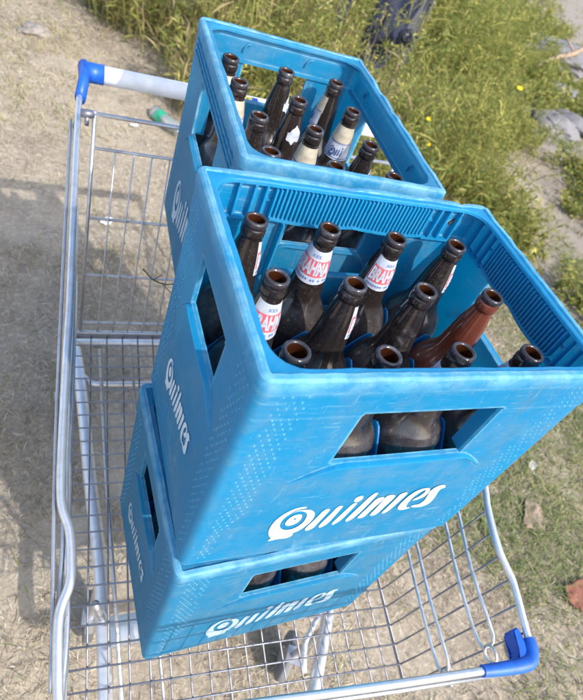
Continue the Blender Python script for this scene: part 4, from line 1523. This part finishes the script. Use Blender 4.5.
# stones beyond the thicket
def rock(name, loc, size, seed, label, cat, mat, flat=.35):
    bm = bmesh.new()
    bmesh.ops.create_icosphere(bm, subdivisions=4, radius=1)
    for v in bm.verts:
        p = v.co.copy()
        n1 = noise.noise(p * 1.1 + Vector((seed * 5, 0, 0))) * .45 + noise.noise(p * 3 + Vector((seed, 3, 0))) * .14 + noise.noise(p * 9 + Vector((seed, 9, 0))) * .05
        c = noise.cell(p * 1.6 + Vector((seed, 0, 2))) * .10
        v.co = p * (1 + n1 + c)
        v.co.x *= size[0]; v.co.y *= size[1]; v.co.z *= size[2]
    o = tag(obj(name, bm, mat, angle=35), label, cat)
    o.location = (loc[0], loc[1], gh(loc[0], loc[1]) + size[2] * flat)
    return o
m, nt_, bs = new_mat('grey_stone')
a = noise_tex(nt_, 5, 8, .7); b = noise_tex(nt_, 40, 6, .7)
c = mix(nt_, ramp(nt_, a, [(.35, 0), (.65, 1)]), (.15, .145, .15), (.26, .255, .265))
c = mix(nt_, ramp(nt_, b, [(.5, 0), (.7, .6)]), c, (.13, .115, .10))
nt_.links.new(c, bs.inputs['Base Color']); bs.inputs['Roughness'].default_value = .9
bump(nt_, bs, mth(nt_, 'ADD', a, mth(nt_, 'MULTIPLY', b, .4)), .7, .03)
M['stone'] = m
rock('boulder', (5.9, 6.0), (.62, .50, .13), 1, 'largest pale grey stone near the upper right corner, under a broken branch', 'stone', M['stone'])
rock('boulder', (4.15, 3.75), (.26, .22, .10), 2, 'pale grey stone at the right below the solitary yellow flower', 'stone', M['stone'])
rock('boulder', (4.55, 3.9), (.20, .24, .08), 6, 'smaller grey stone touching the picture edge right of the middle stone', 'stone', M['stone'])
rock('boulder', (5.0, 4.75), (.30, .18, .07), 8, 'low grey stone between the two larger pale ones', 'stone', M['stone'])
bm = bmesh.new()
A = Vector((4.75, 5.05, gh(4.75, 5.05) + .07)); B = Vector((5.75, 5.55, gh(5.75, 5.55) + .30))
tube(bm, catmull([A, lerp(A, B, .4) + Vector((.02, .03, .02)), lerp(A, B, .75) + Vector((0, -.02, 0)), B], 4), [.018 + .0012 * i for i in range(13)], 8)
tube(bm, [lerp(A, B, .80), lerp(A, B, .80) + Vector((-.16, .05, .10))], .012, 6)
M['wood'] = simple('pale_wood', (.30, .22, .15), .8, var=.3, scale=14)
tag(obj('branch', bm, M['wood']), 'pale broken branch lying against the grey stones at the upper right', 'branch')

# crumpled dark blue plastic sheeting half hidden in the weeds
def crumple(name, loc, size, rot, seed, mat, label, cat, n=26, amp=.3, thick=.004):
    bm = bmesh.new()
    g = []
    for i in range(n):
        row = []
        for j in range(n):
            u, v = i / (n - 1) * 2 - 1, j / (n - 1) * 2 - 1
            e = 1 + .22 * noise.noise(Vector((u * 1.5, v * 1.5, seed)))
            z = amp * (noise.noise(Vector((u * 1.6, v * 1.6, seed * 3))) + .5 * noise.noise(Vector((u * 4, v * 4, seed * 3))) + .25 * abs(noise.noise(Vector((u * 9, v * 9, seed)))))
            row.append(bm.verts.new((u * size[0] * e, v * size[1] * e, z * min(size) + .6 * size[2])))
        g.append(row)
    for i in range(n - 1):
        for j in range(n - 1):
            if math.hypot(i / (n - 1) * 2 - 1, j / (n - 1) * 2 - 1) < 1.16 + .12 * noise.noise(Vector((i * .3, j * .3, seed))):
                bm.faces.new((g[i][j], g[i + 1][j], g[i + 1][j + 1], g[i][j + 1]))
    bmesh.ops.delete(bm, geom=[v for v in bm.verts if not v.link_faces], context='VERTS')
    bmesh.ops.solidify(bm, geom=list(bm.faces), thickness=thick)
    bmesh.ops.recalc_face_normals(bm, faces=bm.faces)
    o = tag(obj(name, bm, mat), label, cat)
    o.location = loc
    o.rotation_euler = rot
    return o
M['tarp'] = simple('navy_sheeting', (.010, .014, .038), .85, var=.3, scale=8)
M['tarp2'] = simple('grey_sheeting', (.07, .075, .09), .85, var=.3, scale=8)
M['black'] = simple('black_plastic_and_slot_shade', (.015, .016, .022), .5)
crumple('plastic_sheet', (2.16, 3.78, GZ + .52), (.13, .42, .1), (1.25, .1, -.55), 2, M['tarp'], 'dark blue crumpled sheeting standing among the weeds at the top of the photo', 'sheeting', amp=.5)
crumple('plastic_sheet', (2.48, 3.98, GZ + .50), (.07, .36, .1), (1.25, 0, -.5), 5, M['tarp2'], 'grey crumpled sheeting right beside the dark blue one in the weeds', 'sheeting', amp=.5)
crumple('plastic_sheet', (1.80, 3.88, GZ + .50), (.05, .26, .1), (1.2, .2, -.2), 9, M['tarp'], 'narrow dark blue scrap left of the larger dark blue sheeting', 'sheeting', amp=.5)
rock('plastic_lump', (2.16, 3.50), (.055, .06, .06), 4, 'small black plastic lump in the weeds below the dark blue sheeting', 'litter', M['black'], 7.5)
# crumpled drink bottle behind the cart
m, nt_, bs = new_mat('clear_plastic')
bs.inputs['Base Color'].default_value = (.72, .78, .78, 1); bs.inputs['Roughness'].default_value = .12
bs.inputs['Transmission Weight'].default_value = .75; bs.inputs['IOR'].default_value = 1.3
M['pet'] = m
M['pet_label'] = simple('green_wrap', (.03, .38, .22), .4, var=.2)
root = empty('plastic_bottle', 'crushed clear plastic drink bottle with a green wrapper lying on the ground behind the cart', 'litter', (.47, 2.60, gh(.47, 2.60) + .040))
root.rotation_euler = (1.45, .25, .35)
def crushed(prof_, seed):
    bm = bmesh.new()
    lathe(bm, prof_, 28)
    for v in bm.verts:
        k = noise.noise(v.co * 22 + Vector((seed, 0, 0))) * .016
        rr_ = math.hypot(v.co.x, v.co.y)
        if rr_ > .014:
            v.co.x += v.co.x / rr_ * k; v.co.y += v.co.y / rr_ * k
            v.co.y *= .72
    return bm
obj('shell', crushed([(0, -.12), (.03, -.122), (.042, -.11), (.044, -.08), (.041, -.03), (.044, .0), (.043, .04), (.036, .07), (.022, .095), (.013, .108), (.013, .12)], 1), M['pet'], root)
obj('wrapper', crushed([(.0437, -.062), (.0432, -.045), (.0420, -.03), (.0448, -.012), (.0452, .005)], 1), M['pet_label'], root)
b2 = bmesh.new(); lathe(b2, [(0, .132), (.0145, .131), (.015, .115), (.013, .114)], 20)
obj('cap', b2, M['label_white'], root)
M['paper'] = simple('paper_scrap', (.62, .60, .58), .8, var=.1)
M['leaf'] = simple('brown_leaf', (.24, .175, .13), .75, var=.35, scale=25)
M['redleaf'] = simple('red_brown_leaf', (.23, .085, .05), .7, var=.3, scale=25)
def scrap(x, y, s, rot, seed, mat, label, cat, name='paper_scrap'):
    crumple(name, (x, y, gh(x, y) + .008), s, (0, 0, rot), seed, mat, label, cat, 16, .35, .0008)
M['paper_grey'] = simple('grey_paper', (.22, .20, .18), .85, var=.25, scale=30, bmp=.8)
rock('crumpled_paper', (-.16, 3.40), (.080, .055, .035), 13, 'crumpled greyish paper lump on the ground near the upper left corner', 'litter', M['paper_grey'], .5)
scrap(.11, 1.72, (.030, .018, .01), 1.0, 8, M['paper'], 'small white scrap on the ground seen between the wires of the rear gate', 'litter')
scrap(1.57, .47, (.022, .014, .01), .5, 12, M['paper'], 'tiny white scrap in the grass at the right of the nearest crate', 'litter')
scrap(1.10, -.10, (.030, .016, .01), 1.1, 15, M['paper'], 'small pale scrap on the ground next to the blue nose corner of the cart', 'litter')
scrap(.30, 2.55, (.02, .012, .01), .2, 21, M['paper'], 'white crumb of paper behind the cart handle', 'litter')
scrap(1.43, .28, (.060, .034, .02), .9, 18, M['leaf'], 'pale brown curled leaf lying in the grass right of the crates', 'leaf', 'dead_leaf')
scrap(1.45, .00, (.062, .045, .02), .2, 24, M['redleaf'], 'red brown leaf at the right picture edge, near the cart nose', 'leaf', 'dead_leaf')
